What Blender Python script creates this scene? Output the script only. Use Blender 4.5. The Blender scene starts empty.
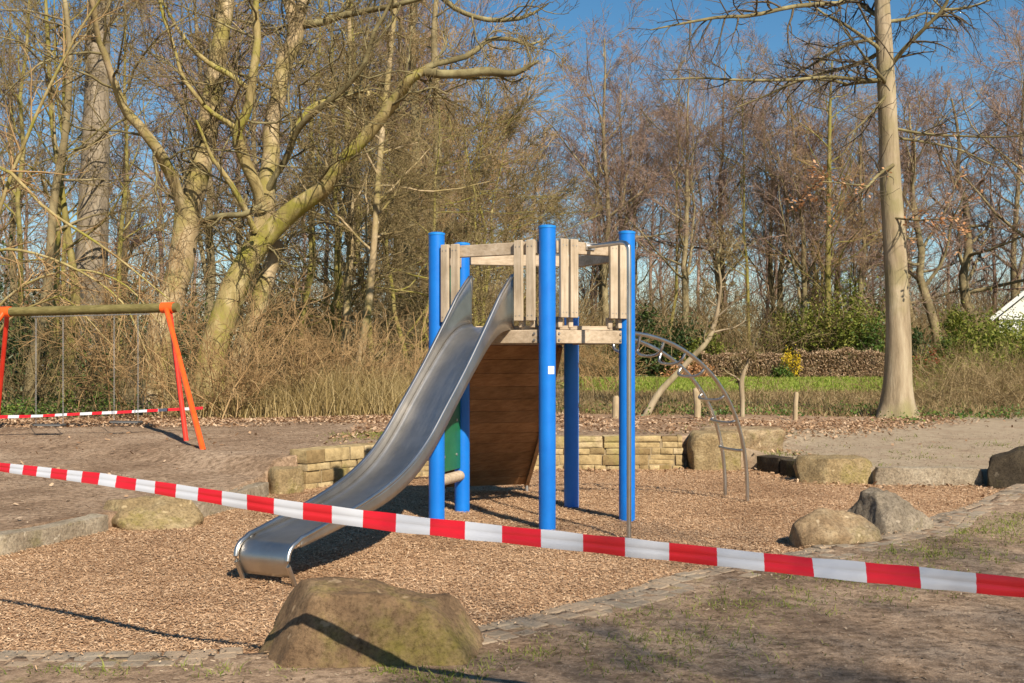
import bpy, math, random
import numpy as np
from mathutils import Vector, noise as mnoise
PI = math.pi
scene = bpy.context.scene
COL = scene.collection
rng = np.random.default_rng(7)
F = 1150.0; CX = 512.0; HY = 356.0; CAMZ = 1.6

def P(px, py, Y):
    return np.array([(px - CX) / F * Y, Y, CAMZ - (py - HY) / F * Y])
def G(px, Y):
    x = (px - CX) / F * Y
    return x, Y

# ------------------------------------------------------------------ materials
MATS = {}
def new_mat(name):
    m = bpy.data.materials.new(name); m.use_nodes = True
    nt = m.node_tree; b = nt.nodes['Principled BSDF']
    MATS[name] = m
    return m, nt, b
def N(nt, t, **kw):
    n = nt.nodes.new(t)
    for k, v in kw.items(): setattr(n, k, v)
    return n
def rgb(c): return (c[0], c[1], c[2], 1.0)
def ramp(nt, stops):
    r = N(nt, 'ShaderNodeValToRGB'); e = r.color_ramp.elements
    while len(e) > 2: e.remove(e[-1])
    for i, (p, c) in enumerate(stops):
        if i < 2: e[i].position = p; e[i].color = rgb(c)
        else:
            q = e.new(p); q.color = rgb(c)
    return r
def noise_node(nt, scale, detail=4, rough=.6, vec=None):
    n = N(nt, 'ShaderNodeTexNoise'); n.inputs['Scale'].default_value = scale
    n.inputs['Detail'].default_value = detail; n.inputs['Roughness'].default_value = rough
    if vec is not None: nt.links.new(vec, n.inputs['Vector'])
    return n
def mixc(nt, fac, a, b, mode='MIX'):
    m = N(nt, 'ShaderNodeMix', data_type='RGBA', blend_type=mode)
    for sock, v in ((0, fac), (6, a), (7, b)):
        if hasattr(v, 'is_linked') or hasattr(v, 'links'): nt.links.new(v, m.inputs[sock])
        elif isinstance(v, (int, float)): m.inputs[sock].default_value = v
        else: m.inputs[sock].default_value = rgb(v)
    return m.outputs[2]
def noisy(name, stops, scale=5, detail=5, rough=.8, bump=.3, bscale=30, stretch=None, second=None, metallic=0, bdist=.02, spec=.3):
    """colour from noise through a ramp, optional second colour patches, bump"""
    m, nt, b = new_mat(name)
    tc = N(nt, 'ShaderNodeTexCoord'); vec = tc.outputs['Object']
    if stretch:
        mp = N(nt, 'ShaderNodeMapping'); mp.inputs['Scale'].default_value = stretch
        nt.links.new(vec, mp.inputs['Vector']); vec = mp.outputs['Vector']
    n = noise_node(nt, scale, detail, .65, vec)
    r = ramp(nt, stops); nt.links.new(n.outputs['Fac'], r.inputs['Fac'])
    out = r.outputs['Color']
    if second:
        col2, sc2, lo, hi = second
        n2 = noise_node(nt, sc2, 4, .6, tc.outputs['Object'])
        r2 = ramp(nt, [(lo, (0, 0, 0)), (hi, (1, 1, 1))]); nt.links.new(n2.outputs['Fac'], r2.inputs['Fac'])
        out = mixc(nt, r2.outputs['Color'], out, col2)
    nt.links.new(out, b.inputs['Base Color'])
    b.inputs['Roughness'].default_value = rough; b.inputs['Metallic'].default_value = metallic
    b.inputs['Specular IOR Level'].default_value = spec
    if bump:
        nb = noise_node(nt, bscale, 5, .7, vec)
        bp = N(nt, 'ShaderNodeBump'); bp.inputs['Strength'].default_value = bump; bp.inputs['Distance'].default_value = bdist
        nt.links.new(nb.outputs['Fac'], bp.inputs['Height']); nt.links.new(bp.outputs['Normal'], b.inputs['Normal'])
    return m
def island(name, stops, rough=.8, transl=0.0, spec=.2):
    """colour picked per loose piece"""
    m, nt, b = new_mat(name)
    g = N(nt, 'ShaderNodeNewGeometry'); r = ramp(nt, stops)
    nt.links.new(g.outputs['Random Per Island'], r.inputs['Fac'])
    nt.links.new(r.outputs['Color'], b.inputs['Base Color'])
    b.inputs['Roughness'].default_value = rough; b.inputs['Specular IOR Level'].default_value = spec
    if transl:
        t = N(nt, 'ShaderNodeBsdfTranslucent'); nt.links.new(r.outputs['Color'], t.inputs['Color'])
        mx = N(nt, 'ShaderNodeMixShader'); mx.inputs[0].default_value = transl
        nt.links.new(b.outputs[0], mx.inputs[1]); nt.links.new(t.outputs[0], mx.inputs[2])
        nt.links.new(mx.outputs[0], nt.nodes['Material Output'].inputs['Surface'])
    return m

bark_moss = noisy('bark_mossy', [(.3, (.17, .12, .06)), (.48, (.33, .245, .135)), (.68, (.50, .40, .25))], 3.2, 8, .9, .8, 16, (1, 1, .3), ((.235, .195, .055), 1.1, .44, .64))
bark_green = noisy('bark_green', [(.3, (.10, .08, .03)), (.5, (.22, .18, .06)), (.7, (.38, .31, .14))], 4.0, 8, .9, .8, 16, (1, 1, .35), ((.20, .175, .035), 1.5, .42, .6))
bark_beech = noisy('bark_beech', [(.28, (.13, .095, .055)), (.48, (.28, .215, .135)), (.68, (.41, .335, .225))], 5.0, 9, .85, .8, 18, (1, 1, .16), ((.22, .19, .085), .8, .48, .66))
bark_grey = noisy('bark_grey', [(.3, (.12, .095, .065)), (.5, (.23, .185, .13)), (.7, (.35, .29, .21))], 4, 8, .9, 1.0, 12, (1, 1, .3))
bark_far = noisy('bark_far', [(.3, (.09, .07, .035)), (.5, (.21, .165, .085)), (.75, (.38, .31, .17))], 1.2, 6, .9, .3, 8)
twig_olive = noisy('twig_olive', [(.3, (.10, .072, .03)), (.5, (.19, .14, .06)), (.7, (.31, .24, .12))], .7, 4, .85, 0)
twig_purple = noisy('twig_purple', [(.3, (.15, .092, .068)), (.5, (.265, .175, .13)), (.7, (.39, .28, .21))], .35, 4, .85, 0)
twig_ochre = noisy('twig_ochre', [(.3, (.19, .115, .045)), (.5, (.33, .21, .095)), (.7, (.45, .31, .155))], .4, 4, .85, 0)
twig_dark = noisy('twig_dark', [(.3, (.06, .045, .028)), (.7, (.12, .09, .055))], .5, 3, .85, 0)
bark_limb = noisy('bark_limb', [(.3, (.08, .065, .03)), (.5, (.16, .13, .06)), (.7, (.30, .26, .13))], 2.0, 6, .9, .5, 14)
stick_tan = island('stick_tan', [(0, (.09, .06, .025)), (.5, (.19, .13, .058)), (1, (.36, .27, .145))], .85)
dry_grass = island('dry_grass', [(0, (.16, .12, .04)), (.5, (.33, .24, .10)), (1, (.50, .39, .20))], .85, .25)
leaf_green = island('leaf_green', [(0, (.035, .075, .012)), (.5, (.08, .14, .022)), (1, (.17, .22, .04))], .5, .25, .4)
leaf_dark = island('leaf_dark', [(0, (.02, .04, .012)), (.6, (.045, .075, .02)), (1, (.09, .12, .03))], .45, .2, .4)
leaf_olive = island('leaf_olive', [(0, (.075, .10, .012)), (.5, (.155, .18, .028)), (1, (.28, .27, .06))], .6, .3)
leaf_copper = island('leaf_copper', [(0, (.38, .17, .07)), (.5, (.55, .29, .14)), (1, (.66, .40, .22))], .6, .35)
leaf_litter_m = island('leaf_litter', [(0, (.19, .105, .055)), (.35, (.32, .19, .105)), (.7, (.44, .29, .175)), (1, (.58, .43, .29))], .75, .15)
leaf_yellow = island('leaf_yellow', [(0, (.55, .38, .02)), (1, (.75, .55, .04))], .6, .3)
leaf_red = island('leaf_red', [(0, (.25, .03, .02)), (1, (.42, .08, .04))], .6, .3)
hedge_m = island('hedge_brown', [(0, (.20, .125, .07)), (.5, (.34, .225, .135)), (1, (.48, .36, .23))], .8, .2)
grass_m = island('grass_blades', [(0, (.10, .13, .02)), (.5, (.19, .22, .04)), (1, (.30, .30, .08))], .6, .3)
chip_m = island('wood_chips', [(0, (.29, .165, .085)), (.3, (.42, .26, .145)), (.75, (.52, .34, .20)), (1, (.66, .48, .31))], .8)
def damp(m, lo, hi, dark):
    nt = m.node_tree; b = nt.nodes['Principled BSDF']; src = b.inputs['Base Color'].links[0].from_socket
    g = N(nt, 'ShaderNodeNewGeometry'); n = noise_node(nt, .55, 5, .6, g.outputs['Position']); r = ramp(nt, [(lo, dark), (hi, (1, 1, 1))]); nt.links.new(n.outputs['Fac'], r.inputs['Fac'])
    nt.links.new(mixc(nt, 1.0, src, r.outputs['Color'], 'MULTIPLY'), b.inputs['Base Color'])
damp(chip_m, .34, .50, (.70, .66, .63))
debris_m = island('debris', [(0, (.12, .08, .05)), (.5, (.26, .19, .13)), (1, (.42, .32, .22))], .85)

def rock_mat(name, cols, moss=None, lo=.5, hi=.66, msc=2.2):
    m, nt, b = new_mat(name)
    tc = N(nt, 'ShaderNodeTexCoord'); vec = tc.outputs['Object']
    n = noise_node(nt, 3.2, 9, .68, vec); r = ramp(nt, [(.32, cols[0]), (.5, cols[1]), (.68, cols[2])]); nt.links.new(n.outputs['Fac'], r.inputs['Fac']); c = r.outputs['Color']
    if moss:
        n2 = noise_node(nt, msc, 8, .72, vec); r2 = ramp(nt, [(lo, (0, 0, 0)), (hi, (.9, .9, .9))]); nt.links.new(n2.outputs['Fac'], r2.inputs['Fac']); c = mixc(nt, r2.outputs['Color'], c, moss)
    g = noise_node(nt, 38, 6, .75, vec); rg_ = ramp(nt, [(.34, (.48, .46, .44)), (.52, (1, 1, 1)), (.7, (1.25, 1.22, 1.18))]); nt.links.new(g.outputs['Fac'], rg_.inputs['Fac'])
    c = mixc(nt, 1.0, c, rg_.outputs['Color'], 'MULTIPLY')
    v = N(nt, 'ShaderNodeTexVoronoi'); v.inputs['Scale'].default_value = 9; nd = noise_node(nt, 4, 3, .6, vec)
    ad = N(nt, 'ShaderNodeMix', data_type='VECTOR'); ad.inputs[0].default_value = .25; nt.links.new(vec, ad.inputs[4]); nt.links.new(nd.outputs['Color'], ad.inputs[5]); nt.links.new(ad.outputs[1], v.inputs['Vector'])
    rl = ramp(nt, [(.10, (1, 1, 1)), (.17, (0, 0, 0))]); nt.links.new(v.outputs['Distance'], rl.inputs['Fac'])
    lm = mixc(nt, 1.0, rl.outputs['Color'], (.5, .5, .5), 'MULTIPLY')
    c = mixc(nt, lm, c, tuple(min(1, q * 1.5 + .03) for q in cols[2]))
    v2 = N(nt, 'ShaderNodeTexVoronoi', feature='DISTANCE_TO_EDGE'); v2.inputs['Scale'].default_value = 3.1; nt.links.new(ad.outputs[1], v2.inputs['Vector'])
    rc = ramp(nt, [(.0, (0, 0, 0)), (.018, (1, 1, 1))]); nt.links.new(v2.outputs['Distance'], rc.inputs['Fac'])
    nt.links.new(c, b.inputs['Base Color']); b.inputs['Roughness'].default_value = .92; b.inputs['Specular IOR Level'].default_value = .2
    nb = noise_node(nt, 16, 9, .78, vec); m1 = N(nt, 'ShaderNodeMath', operation='MULTIPLY_ADD'); nt.links.new(rc.outputs['Color'], m1.inputs[0]); m1.inputs[1].default_value = .05; nt.links.new(nb.outputs['Fac'], m1.inputs[2])
    bp = N(nt, 'ShaderNodeBump'); bp.inputs['Strength'].default_value = .9; bp.inputs['Distance'].default_value = .035
    nt.links.new(m1.outputs[0], bp.inputs['Height']); nt.links.new(bp.outputs['Normal'], b.inputs['Normal'])
    return m
rock_brown = rock_mat('rock_brown', [(.13, .08, .045), (.24, .155, .085), (.34, .24, .14)], (.185, .15, .035), .48, .64, 1.7)
rock_tan = rock_mat('rock_tan', [(.22, .14, .075), (.33, .235, .135), (.45, .35, .22)], (.22, .18, .07), .54, .68)
rock_grey = rock_mat('rock_grey', [(.16, .13, .095), (.25, .205, .15), (.36, .30, .225)], (.20, .17, .08), .56, .7)
rock_yellow = rock_mat('rock_yellow', [(.20, .14, .07), (.30, .22, .115), (.40, .31, .175)], (.22, .18, .05), .52, .68)
rock_painted_shade = rock_mat('rock_painted_shade', [(.035, .026, .017), (.06, .046, .03), (.10, .078, .05)], (.10, .085, .03), .54, .68)  # near-black stone: shade painted into the base colour
kerb_m = rock_mat('kerb_stone', [(.26, .205, .14), (.36, .295, .21), (.46, .39, .29)], (.22, .19, .085), .58, .72)

def wall_mat():
    m, nt, b = new_mat('wall_sandstone')
    g = N(nt, 'ShaderNodeNewGeometry')
    r = ramp(nt, [(0, (.25, .175, .085)), (.3, (.36, .27, .14)), (.7, (.44, .335, .175)), (1, (.52, .42, .26))]); nt.links.new(g.outputs['Random Per Island'], r.inputs['Fac'])
    tc = N(nt, 'ShaderNodeTexCoord')
    n = noise_node(nt, 9, 8, .7, tc.outputs['Object']); r2 = ramp(nt, [(.32, (.50, .47, .42)), (.62, (1.08, 1.06, 1.02))]); nt.links.new(n.outputs['Fac'], r2.inputs['Fac'])
    c = mixc(nt, 1.0, r.outputs['Color'], r2.outputs['Color'], 'MULTIPLY')
    n3 = noise_node(nt, 1.7, 5, .6, tc.outputs['Object']); r3 = ramp(nt, [(.52, (0, 0, 0)), (.68, (.75, .75, .75))]); nt.links.new(n3.outputs['Fac'], r3.inputs['Fac'])
    c = mixc(nt, r3.outputs['Color'], c, (.26, .23, .07))
    nt.links.new(c, b.inputs['Base Color']); b.inputs['Roughness'].default_value = .92; b.inputs['Specular IOR Level'].default_value = .2
    nb = noise_node(nt, 28, 6, .7, tc.outputs['Object']); bp = N(nt, 'ShaderNodeBump'); bp.inputs['Strength'].default_value = .6; bp.inputs['Distance'].default_value = .02
    nt.links.new(nb.outputs['Fac'], bp.inputs['Height']); nt.links.new(bp.outputs['Normal'], b.inputs['Normal'])
    return m
wall_m = wall_mat()
mortar_m = noisy('mortar', [(.3, (.20, .15, .085)), (.7, (.33, .255, .155))], 8, 5, .95, .4, 40)
paver_m = island('paver', [(0, (.20, .165, .125)), (.4, (.29, .245, .19)), (.75, (.36, .31, .25)), (1, (.42, .37, .30))], .9)

def wood_mat(name, stops, rough=.75, axis='Z', sc=1.0):
    m, nt, b = new_mat(name)
    tc = N(nt, 'ShaderNodeTexCoord'); mp = N(nt, 'ShaderNodeMapping')
    s = {'X': (1.2, 22, 22), 'Y': (22, 1.2, 22), 'Z': (22, 22, 1.2)}[axis]
    mp.inputs['Scale'].default_value = tuple(v * sc for v in s)
    nt.links.new(tc.outputs['Object'], mp.inputs['Vector'])
    n = noise_node(nt, 1.6, 7, .7, mp.outputs['Vector']); r = ramp(nt, stops); nt.links.new(n.outputs['Fac'], r.inputs['Fac'])
    g = N(nt, 'ShaderNodeNewGeometry'); rr = ramp(nt, [(0, (.78, .78, .78)), (1, (1.08, 1.05, 1.02))]); nt.links.new(g.outputs['Random Per Island'], rr.inputs['Fac'])
    n2 = noise_node(nt, 3.0, 4, .6, tc.outputs['Object']); r2 = ramp(nt, [(.35, (.72, .70, .66)), (.6, (1, 1, 1))]); nt.links.new(n2.outputs['Fac'], r2.inputs['Fac'])
    c = mixc(nt, 1.0, mixc(nt, 1.0, r.outputs['Color'], rr.outputs['Color'], 'MULTIPLY'), r2.outputs['Color'], 'MULTIPLY')
    nt.links.new(c, b.inputs['Base Color']); b.inputs['Roughness'].default_value = rough; b.inputs['Specular IOR Level'].default_value = .25
    bp = N(nt, 'ShaderNodeBump'); bp.inputs['Strength'].default_value = .35; bp.inputs['Distance'].default_value = .006
    nt.links.new(n.outputs['Fac'], bp.inputs['Height']); nt.links.new(bp.outputs['Normal'], b.inputs['Normal'])
    return m
wood_z = wood_mat('wood_weathered_upright', [(.25, (.33, .25, .17)), (.5, (.54, .44, .32)), (.75, (.66, .56, .43))])
wood_x = wood_mat('wood_weathered_level', [(.25, (.30, .23, .155)), (.5, (.50, .40, .29)), (.75, (.62, .52, .40))], .75, 'X')
wood_ramp = wood_mat('wood_ramp', [(.25, (.20, .10, .042)), (.5, (.33, .175, .08)), (.75, (.43, .25, .12))], .7, 'X')
wood_old = wood_mat('wood_old_green', [(.25, (.10, .085, .03)), (.5, (.19, .16, .055)), (.75, (.28, .23, .10))], .85, 'X')
wood_post = wood_mat('wood_fence', [(.25, (.24, .18, .11)), (.5, (.38, .30, .19)), (.75, (.50, .41, .28))], .85)

def paint(name, col, col2, rough=.32, coat=.0, nsc=6, bump=.04):
    m, nt, b = new_mat(name)
    tc = N(nt, 'ShaderNodeTexCoord'); n = noise_node(nt, nsc, 6, .6, tc.outputs['Object'])
    r = ramp(nt, [(.35, col), (.75, col2)]); nt.links.new(n.outputs['Fac'], r.inputs['Fac']); nt.links.new(r.outputs['Color'], b.inputs['Base Color'])
    n2 = noise_node(nt, 25, 5, .65, tc.outputs['Object'])
    mr = N(nt, 'ShaderNodeMapRange'); mr.inputs[3].default_value = rough - .08; mr.inputs[4].default_value = rough + .16
    nt.links.new(n2.outputs['Fac'], mr.inputs[0]); nt.links.new(mr.outputs[0], b.inputs['Roughness'])
    bp = N(nt, 'ShaderNodeBump'); bp.inputs['Strength'].default_value = bump; bp.inputs['Distance'].default_value = .004
    nt.links.new(n2.outputs['Fac'], bp.inputs['Height']); nt.links.new(bp.outputs['Normal'], b.inputs['Normal'])
    if nsc == 6:
        n3 = noise_node(nt, 34, 8, .8, tc.outputs['Object']); r3 = ramp(nt, [(.64, (0, 0, 0)), (.72, (.55, .55, .55))]); nt.links.new(n3.outputs['Fac'], r3.inputs['Fac'])
        nt.links.new(mixc(nt, r3.outputs['Color'], r.outputs['Color'], tuple(.45 * q + .06 for q in col2)), b.inputs['Base Color'])
    b.inputs['Coat Weight'].default_value = coat
    return m
blue_m = paint('blue_paint', (.001, .135, .52), (.003, .165, .58), .38)
cap_m = paint('blue_cap', (.004, .19, .60), (.01, .22, .64), .4)
orange_m = paint('orange_paint', (.80, .085, .008), (.88, .12, .015), .4)
redpaint_m = paint('red_paint', (.66, .028, .012), (.76, .045, .02), .4)
green_m = paint('green_panel', (.006, .11, .045), (.012, .15, .06), .4)
white_m = paint('white_paint', (.74, .73, .70), (.82, .81, .79), .5)
sticker_m = paint('sticker_white', (.70, .73, .76), (.85, .86, .87), .4, nsc=60)
glass_m = paint('dark_glass', (.02, .025, .03), (.04, .045, .05), .1)
rubber_m = paint('rubber', (.03, .03, .03), (.06, .055, .05), .7)
roof_m = noisy('roof_tile', [(.3, (.12, .08, .06)), (.7, (.22, .14, .10))], 6, 4, .8, .2, 20)
tape_red = paint('tape_red', (.52, .010, .018), (.58, .016, .024), .30, nsc=3)
tape_white = paint('tape_white', (.48, .49, .53), (.56, .565, .59), .32, nsc=3)

def steel(name, base=.58, rough=.3, stretch=(60, 3, 60)):
    m, nt, b = new_mat(name)
    tc = N(nt, 'ShaderNodeTexCoord'); mp = N(nt, 'ShaderNodeMapping'); mp.inputs['Scale'].default_value = stretch
    nt.links.new(tc.outputs['UV'] if stretch else tc.outputs['Object'], mp.inputs['Vector'])
    n = noise_node(nt, 2.0, 6, .7, mp.outputs['Vector'])
    n2 = noise_node(nt, 4.0, 5, .6, tc.outputs['Object'])
    r = ramp(nt, [(.3, (base * .80, base * .765, base * .71)), (.7, (base * 1.12, base * 1.07, base * 1.0))]); nt.links.new(n2.outputs['Fac'], r.inputs['Fac'])
    nt.links.new(r.outputs['Color'], b.inputs['Base Color']); b.inputs['Metallic'].default_value = 1
    mr = N(nt, 'ShaderNodeMapRange'); mr.inputs[3].default_value = rough - .08; mr.inputs[4].default_value = rough + .14
    nt.links.new(n.outputs['Fac'], mr.inputs[0]); nt.links.new(mr.outputs[0], b.inputs['Roughness'])
    bp = N(nt, 'ShaderNodeBump'); bp.inputs['Strength'].default_value = .06; bp.inputs['Distance'].default_value = .003
    nt.links.new(n.outputs['Fac'], bp.inputs['Height']); nt.links.new(bp.outputs['Normal'], b.inputs['Normal'])
    return m
steel_m = steel('brushed_steel', .50, .38)
tube_m = steel('tube_steel', .54, .32)
galv_m = steel('galvanised', .50, .45)

# ------------------------------------------------------------------ mesh helpers
def mesh_np(name, V, Q, mat, parent=None, smooth=True, T=None, mats=None, midx=None):
    me = bpy.data.meshes.new(name)
    V = np.asarray(V, dtype=np.float32); nq = 0 if Q is None else len(Q); ntri = 0 if T is None else len(T)
    me.vertices.add(len(V)); me.vertices.foreach_set('co', V.ravel())
    loops = []; starts = []; off = 0
    if nq: loops.append(np.asarray(Q, dtype=np.int32).ravel()); starts.append(np.arange(nq, dtype=np.int32) * 4); off = nq * 4
    if ntri: loops.append(np.asarray(T, dtype=np.int32).ravel()); starts.append(off + np.arange(ntri, dtype=np.int32) * 3)
    lo = np.concatenate(loops); st = np.concatenate(starts)
    me.loops.add(len(lo)); me.loops.foreach_set('vertex_index', lo)
    me.polygons.add(len(st)); me.polygons.foreach_set('loop_start', st)
    for m in (mats or [mat]): me.materials.append(m)
    if midx is not None: me.polygons.foreach_set('material_index', np.asarray(midx, dtype=np.int32))
    me.polygons.foreach_set('use_smooth', np.full(len(st), smooth, dtype=bool))
    me.update(calc_edges=True)
    o = bpy.data.objects.new(name, me); COL.objects.link(o)
    if parent is not None: o.parent = parent
    return o
def norm(a): return a / np.maximum(np.linalg.norm(a, axis=-1, keepdims=True), 1e-9)
def tubes(Pt, R, sides):
    """Pt (M,n,3), R (M,n) -> verts, quads"""
    M, n, _ = Pt.shape
    T = np.gradient(Pt, axis=1); T = norm(T)
    mean = norm(Pt[:, -1] - Pt[:, 0])
    ref = np.where(np.abs(mean[:, 2:3]) > .8, np.array([[1., 0, 0]]), np.array([[0, 0, 1.]]))
    U = norm(np.cross(T, ref[:, None, :])); W = np.cross(T, U)
    a = np.arange(sides) / sides * 2 * PI
    ring = Pt[:, :, None, :] + R[:, :, None, None] * (np.cos(a)[None, None, :, None] * U[:, :, None, :] + np.sin(a)[None, None, :, None] * W[:, :, None, :])
    V = ring.reshape(-1, 3)
    idx = np.arange(M * n * sides).reshape(M, n, sides)
    A = idx[:, :-1, :]; B = np.roll(A, -1, axis=2); D = idx[:, 1:, :]; C_ = np.roll(D, -1, axis=2)
    Q = np.stack([A, B, C_, D], axis=-1).reshape(-1, 4)
    return V, Q
def join(parts):
    Vs, Qs, off = [], [], 0
    for V, Q in parts:
        Vs.append(V); Qs.append(Q + off); off += len(V)
    return np.concatenate(Vs), np.concatenate(Qs)
def spline(pts, n):
    pts = np.asarray(pts, float)
    if len(pts) == 2:
        t = np.linspace(0, 1, n)[:, None]; return pts[0] * (1 - t) + pts[1] * t
    ext = np.vstack([2 * pts[0] - pts[1], pts, 2 * pts[-1] - pts[-2]])
    m = len(pts) - 1; out = []
    for s in np.linspace(0, m, n):
        i = min(int(s), m - 1); t = s - i
        p0, p1, p2, p3 = ext[i], ext[i + 1], ext[i + 2], ext[i + 3]
        out.append(.5 * (2 * p1 + (p2 - p0) * t + (2 * p0 - 5 * p1 + 4 * p2 - p3) * t * t + (3 * p1 - p0 - 3 * p2 + p3) * t ** 3))
    return np.array(out)

class MB:
    """collects boxes, tubes and sheets for one mesh"""
    def __init__(s): s.v = []; s.f = []; s.n = 0
    def add(s, V, Fc):
        s.v += [tuple(map(float, p)) for p in V]; s.f += [tuple(int(i) + s.n for i in f) for f in Fc]; s.n += len(V)
        return s
    def box(s, c, ax, ay, az):
        """centre and three half-axis vectors"""
        c, ax, ay, az = map(lambda q: np.asarray(q, float), (c, ax, ay, az))
        V = [c + i * ax + j * ay + k * az for k in (-1, 1) for j in (-1, 1) for i in (-1, 1)]
        return s.add(V, [(0, 2, 3, 1), (4, 5, 7, 6), (0, 1, 5, 4), (2, 6, 7, 3), (0, 4, 6, 2), (1, 3, 7, 5)])
    def board(s, a, b, w, t, up=(0, 0, 1)):
        """plank from a to b, w across (along up), t thick"""
        a = np.asarray(a, float); b = np.asarray(b, float); d = b - a; L = np.linalg.norm(d); d /= L
        u = np.asarray(up, float); u = norm(u - d * np.dot(u, d)); t_ = np.cross(d, u)
        return s.box((a + b) / 2, d * L / 2, u * w / 2, t_ * t / 2)
    def tube(s, pts, r, sides=12, n=None, caps=True):
        pts = np.asarray(pts, float)
        if n: pts = spline(pts, n)
        R = np.full(len(pts), r) if np.isscalar(r) else np.interp(np.linspace(0, 1, len(pts)), np.linspace(0, 1, len(r)), r)
        V, Q = tubes(pts[None], R[None], sides); f = [tuple(q) for q in Q]
        if caps:
            f.append(tuple(range(sides - 1, -1, -1))); L = len(V); f.append(tuple(range(L - sides, L)))
        return s.add(V, f)
    def build(s, name, mat, parent=None, bevel=0, smooth=True, loc=None, sharp=40):
        me = bpy.data.meshes.new(name); o0 = np.zeros(3)
        if parent is not None: o0 = np.array(parent_world(parent))
        elif loc is not None: o0 = np.asarray(loc, float)
        me.from_pydata([tuple(np.asarray(p) - o0) for p in s.v], [], s.f)
        me.materials.append(mat)
        me.polygons.foreach_set('use_smooth', [smooth] * len(me.polygons))
        if smooth: me.set_sharp_from_angle(angle=math.radians(sharp))
        me.update()
        o = bpy.data.objects.new(name, me); COL.objects.link(o)
        if parent is not None: o.parent = parent
        elif loc is not None: o.location = loc
        if bevel:
            md = o.modifiers.new('bevel', 'BEVEL'); md.width = bevel; md.segments = 2; md.limit_method = 'ANGLE'
        return o
def parent_world(o):
    v = np.zeros(3)
    while o is not None:
        v += np.array(o.location); o = o.parent
    return v
def tag(o, label=None, cat=None, group=None, kind=None):
    if label: o['label'] = label
    if cat: o['category'] = cat
    if group: o['group'] = group
    if kind: o['kind'] = kind
    return o
def empty(name, loc, label=None, cat=None, group=None):
    o = bpy.data.objects.new(name, None); COL.objects.link(o); o.location = loc; o.empty_display_size = .2
    return tag(o, label, cat, group)
def copy_tree(o, parent=None):
    c = o.copy(); COL.objects.link(c); c.parent = parent
    for ch in list(o.children): copy_tree(ch, c)
    return c

# ------------------------------------------------------------------ ground
CONT = [  # x, y of the chip pit edge, and height of the ground outside it
    (-2.74, 6.15, .03), (-2.04, 6.12, .03), (-1.37, 6.2, .03), (-.8, 6.32, .03), (-.19, 6.67, .03), (.44, 7.39, .03), (1.06, 8.2, .03), (1.65, 8.75, .04),
    (2.5, 9.45, .05), (4.03, 11.1, .06), (5.2, 12.6, .07), (6.2, 13.9, .10), (5.95, 14.12, .16), (5.75, 14.15, .19), (4.44, 14.3, .20), (3.78, 15.0, .20), (3.4, 16.0, .21), (3.2, 16.25, .3), (2.46, 16.25, .46), (1.5, 16.25, .47),
    (.46, 16.2, .46), (-.84, 15.6, .45), (-1.6, 14.9, .43), (-2.37, 14.0, .41), (-2.7, 13.55, .38), (-2.77, 13.2, .2), (-2.9, 12.1, .16), (-3.1, 11.1, .15), (-3.7, 10.55, .15), (-4.12, 9.25, .15), (-4.5, 8.0, .13), (-4.3, 7.0, .08), (-3.6, 6.35, .04)]
CEN = np.array([0.2, 10.6])
_c = np.array(CONT)
_th = np.arctan2(_c[:, 1] - CEN[1], _c[:, 0] - CEN[0]); _r = np.hypot(_c[:, 0] - CEN[0], _c[:, 1] - CEN[1])
_o = np.argsort(_th); _th, _r, _hh = _th[_o], _r[_o], _c[_o, 2]
def cont_r(th): return np.interp(th, _th, _r, period=2 * PI)
def cont_h(th): return np.interp(th, _th, _hh, period=2 * PI)
def sstep(t): t = np.clip(t, 0, 1); return t * t * (3 - 2 * t)
def lump(x, y):
    return (np.sin(x * 1.3 + 1.7 * np.sin(y * .9)) * np.sin(y * 1.1 + x * .4) + .5 * np.sin(x * 3.1 + y * 2.3) * np.sin(y * 3.7 - x * 1.1))
def zg(x, y):
    x = np.asarray(x, float); y = np.asarray(y, float)
    th = np.arctan2(y - CEN[1], x - CEN[0]); r = np.hypot(x - CEN[0], y - CEN[1]); d = r - cont_r(th)
    far = .03 + .30 * sstep((y - 8) / 12)
    h = cont_h(th); w = sstep(d / 13)
    z = h * (1 - w) + far * w + lump(x, y) * .018 * sstep((d - .3) / 2) * (np.abs(y) < 90)
    return np.where(d < 0, lump(x * 1.6, y * 1.6) * .012, z)
def zgf(x, y): return float(zg(x, y))
def outside(x, y):
    th = np.arctan2(y - CEN[1], x - CEN[0]); return np.hypot(x - CEN[0], y - CEN[1]) - cont_r(th)

NT = 540
th = np.linspace(-PI, PI, NT, endpoint=False)
offs = np.concatenate([[.14, .2, .28, .4], .4 + np.cumsum(np.geomspace(.12, 45, 95))])
offs = offs[offs < 900]
rr = cont_r(th)[None, :] + offs[:, None]
gx = CEN[0] + rr * np.cos(th)[None, :]; gy = CEN[1] + rr * np.sin(th)[None, :]
gz = zg(gx, gy); gz[0] = cont_h(th) + 0
V = np.stack([gx, gy, gz], -1).reshape(-1, 3)
nr = len(offs); idx = np.arange(nr * NT).reshape(nr, NT)
A = idx[:-1]; B = idx[1:]
Q = np.stack([A, B, np.roll(B, -1, 1), np.roll(A, -1, 1)], -1).reshape(-1, 4)
# skirt down to the pit floor behind the kerbs
Vs = np.stack([gx[0], gy[0], np.full(NT, -.25)], -1); base = len(V); V = np.vstack([V, Vs])
sk = base + np.arange(NT)
Q = np.vstack([Q, np.stack([sk, idx[0], np.roll(idx[0], -1), np.roll(sk, -1)], -1)])

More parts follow.
